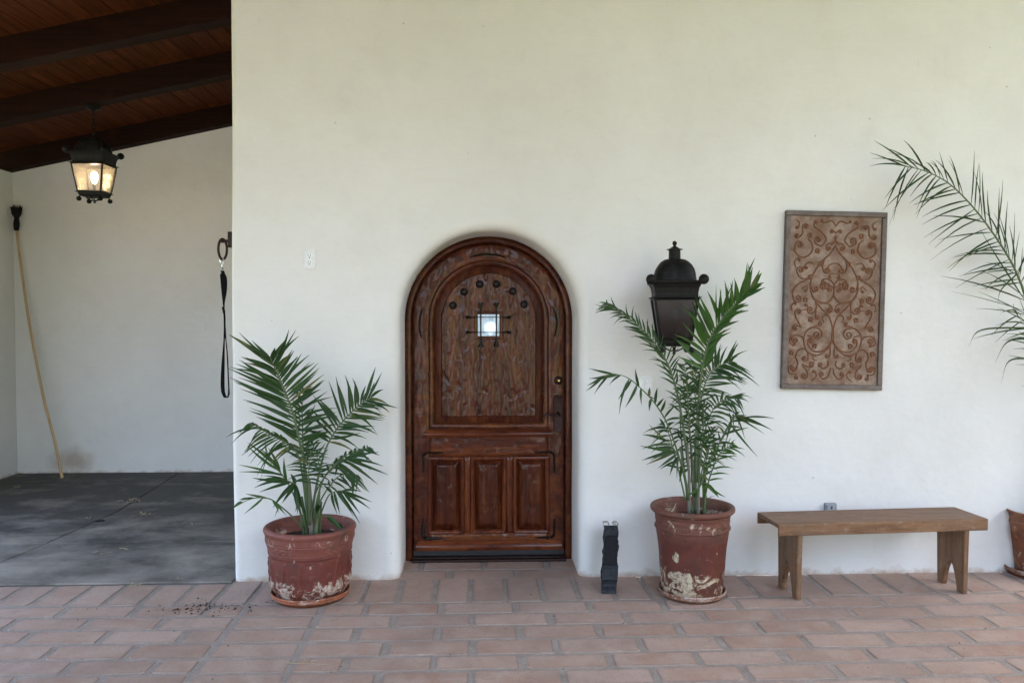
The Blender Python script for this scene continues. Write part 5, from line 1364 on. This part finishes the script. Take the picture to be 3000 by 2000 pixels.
# ------------------------------------------------------------------ pole leaning in the bay corner
k8 = lambda x, y: (x * 240 / 448, 580 + y * 840 / 1568)
M_POLE = m_stem('pine_pole', (.42, .27, .12), (.52, .36, .18))
foot_p = PZ(182, 1399, .014)
tp = PY(*k8(90, 175), YB - .06)
mid = [PY(*k8(*q), foot_p.y + (YB - .06 - foot_p.y) * u) for q, u in (((300, 1330), .14), ((245, 1120), .3), ((200, 900), .5), ((150, 620), .7), ((110, 330), .88))]
pole = thing('duster_pole', 'long pale wooden pole with dark brush head leaning in the bay corner', 'pole', foot_p)
obj('handle', tube(catmull([foot_p] + mid + [tp], 6), [.0145 - .003 * i / 36 for i in range(37)], 10), M_POLE, pole, smooth=50)
ha = PY(*k8(90, 178), YB - .06); hb_ = PY(*k8(91, 110), YB - .07); hc = PY(*k8(90, 52), YB - .09)
M_BRIS = m_plain('dark_bristle', (.014, .013, .012), .9, 0, 1.0, 90, Specular_IOR_Level=.1)
hd = obj('brush_head', join(tube([ha, ha.lerp(hb_, .5), hb_], [.022, .030, .022], 12), tube([hb_, hb_.lerp(hc, .35), hc], [.02, .042, .052], 12, flat=.55)), M_BRIS, pole, smooth=40)
for k in range(26):
    a = R(360 * k / 26); o_ = Vector((math.cos(a) * .048, math.sin(a) * .026, 0))
    p = hb_.lerp(hc, .5) + o_ * .8
    obj('bristle', tube([p, hc + o_ + Vector((random.uniform(-.012, .012), random.uniform(-.008, .008), random.uniform(.0, .03)))], [.005, .0015], 5), M_BRIS, hd)

# ------------------------------------------------------------------ narrow black stand by the door
kB = lambda x, y: (1700 + x / 3.733, 1400 + y / 3.733)
fb = PZ(*kB(310, 1268)); SYb = fb.y
Lp = [(232, 1262), (229, 1160), (226, 1080), (221, 1010), (238, 935), (246, 850), (240, 790), (252, 740), (245, 675), (243, 640), (261, 560), (255, 515)]
Rp = [(387, 1262), (400, 1150), (412, 1080), (414, 965), (404, 900), (410, 830), (425, 740), (412, 660), (422, 600), (410, 515)]
lean = lambda y: SYb + .02 + (1262 - y) / 750 * .09
def st(x, y, o=0): 
    q = PY(*kB(x, y), lean(y) + o); q.z = max(q.z, 0.001); return q
M_STAND = m_metal('scuffed_black', (.006, .007, .009), (.035, .037, .042), .48, .1, 40, .5)
outl = [(x, y) for x, y in Lp] + [(x, y) for x, y in reversed(Rp)]
ys2 = sorted(set([y for x, y in outl]), reverse=True)
def edge(P, y):
    P = sorted(P, key=lambda q: -q[1])
    for (x0, y0), (x1, y1) in zip(P[:-1], P[1:]):
        if y0 >= y >= y1: return x0 + (x1 - x0) * (y0 - y) / max(1e-6, y0 - y1)
    return P[-1][0]
stand = thing('black_stand', 'narrow black scuffed stand with wavy sides beside the door recess', 'stand', Vector((fb.x, SYb + .03, 0)))
L_ = []
for i in range(41):
    y = 1262 - (1262 - 515) * i / 40; a, b = edge(Lp, y), edge(Rp, y); toe = -.02 * max(0, (y - 950) / 310)
    dp = .060
    a += 7 * noise.noise(Vector((i * .55, 1.7, 0))); b += 7 * noise.noise(Vector((i * .6, 5.1, 0))); toe += .008 * noise.noise(Vector((i * .5, 8.3, 0)))
    L_.append([st(a, y, toe + .004), st(a + 6, y, toe), st(b - 6, y, toe), st(b, y, toe + .004), st(b, y, dp), st(a, y, dp)])
obj('body', fixn(rings(L_, cap_last=True, cap_first=True)), M_STAND, stand, smooth=30)
def face_plate(x0, x1, y0, y1, o):
    q = [st(x0, y1, o), st(x1, y1, o), st(x1, y0, o), st(x0, y0, o)]; r_ = [p + Vector((0, .006, 0)) for p in q]
    return fixn((q + r_, [(0, 1, 2, 3), (7, 6, 5, 4), (0, 4, 5, 1), (1, 5, 6, 2), (2, 6, 7, 3), (3, 7, 4, 0)]))
obj('face_plate', face_plate(274, 404, 636, 945, -.006), m_metal('matt_black', (.007, .007, .008), (.016, .016, .017), .6, .2, 50, .3), stand)
obj('toe_plate', face_plate(238, 398, 985, 1110, -.022), M_STAND, stand)
M_CLIP = m_metal('bright_strip', (.35, .34, .32), (.10, .08, .07), .35, .9, 70, .3)
def strip(pts, w):
    V, F = [], []
    for q in pts: V += [q, q + Vector((0, w, 0)), q + Vector((0, w, -.002)), q + Vector((0, 0, -.002))]
    for i in range(len(pts) - 1):
        for k in range(4): F.append((4 * i + k, 4 * i + (k + 1) % 4, 4 * i + 4 + (k + 1) % 4, 4 * i + 4 + k))
    return fixn((V, F))
obj('clip', strip([st(258, 520), st(250, 482), st(304, 480), st(318, 492), st(312, 516)], .03), M_CLIP, stand)
obj('clip', strip(catmull([st(408, 520), st(420, 500), st(405, 484), st(372, 482), st(357, 494), st(366, 510), st(392, 502)], 4), .03), M_CLIP, stand)

# ------------------------------------------------------------------ crumbs, straw and a twig
M_CRUMB = m_plain('dark_crumb', (.022, .014, .010), .9, 0, .6, 200)
M_STRAW = m_plain('straw', (.45, .36, .22), .8)
rr = random.Random(4); G = []
cc = PZ(600, 1778)
for i in range(260):
    if i < 200: p = cc + Vector((rr.gauss(0, .13), rr.gauss(0, .055), 0))
    else: p = PZ(rr.uniform(60, 3000), rr.uniform(1712, 1990))
    if p.y > YW - .03: continue
    s = rr.uniform(.0018, .0048) * (rr.choice((.45, .6, .8, 1.25)) if i < 200 else .8); G.append(sphere((p.x, p.y, s * .5 + .001), s, 6, 4, (rr.uniform(.8, 1.6), 1, .7)))
o = obj('soil_crumbs', join(*G), M_CRUMB, loc=(cc.x, cc.y, 0)); tag(o, 'scatter of small dark crumbs on the bricks before the wall corner', 'crumbs', kind='stuff')
G = []
for (px_, py_, n_) in ((385, 1463, 9), (370, 1469, 5), (418, 1505, 8), (552, 1532, 3), (410, 1711, 5), (45, 1428, 3), (480, 1475, 3), (365, 1607, 2), (520, 1692, 2), (250, 1519, 4), (300, 1620, 3)):
    for i in range(n_):
        p = PZ(px_ + rr.gauss(0, 12), py_ + rr.gauss(0, 2.5), .0155); a = rr.uniform(0, 3.14); l = rr.uniform(.012, .045)
        G.append(tube([p - Vector((math.cos(a) * l, math.sin(a) * l, 0)), p + Vector((0, 0, rr.uniform(0, .006))), p + Vector((math.cos(a + .4) * l, math.sin(a + .4) * l, 0))], rr.uniform(.0012, .003), 5, flat=.4))
o = obj('straw_litter', join(*G), M_STRAW, loc=tuple(PZ(385, 1463))); tag(o, 'bits of dry straw scattered over the black rubber mats', 'straw', kind='stuff')
q = [PZ(*p, .005) for p in ((835, 1938), (862, 1942), (890, 1941), (930, 1943), (962, 1945))]
tw = thing('dry_twig', 'thin pale dry twig lying on the bricks before the wide pot', 'twig', q[2])
M_TWIG = m_plain('dry_twig_bark', (.36, .29, .18), .8)
obj('stick', tube(catmull(q, 4), [.0022 - .00008 * i for i in range(17)], 6), M_TWIG, tw)
for a, b, c_ in (((885, 1940), (895, 1930), (905, 1928)), ((905, 1941), (918, 1934), (930, 1935)), ((850, 1940), (842, 1946), (850, 1950)), ((895, 1931), (888, 1926), (884, 1927))):
    obj('side_shoot', tube(catmull([PZ(*a, .005), PZ(*b, .009), PZ(*c_, .004)], 4), .0012, 5), M_TWIG, tw)
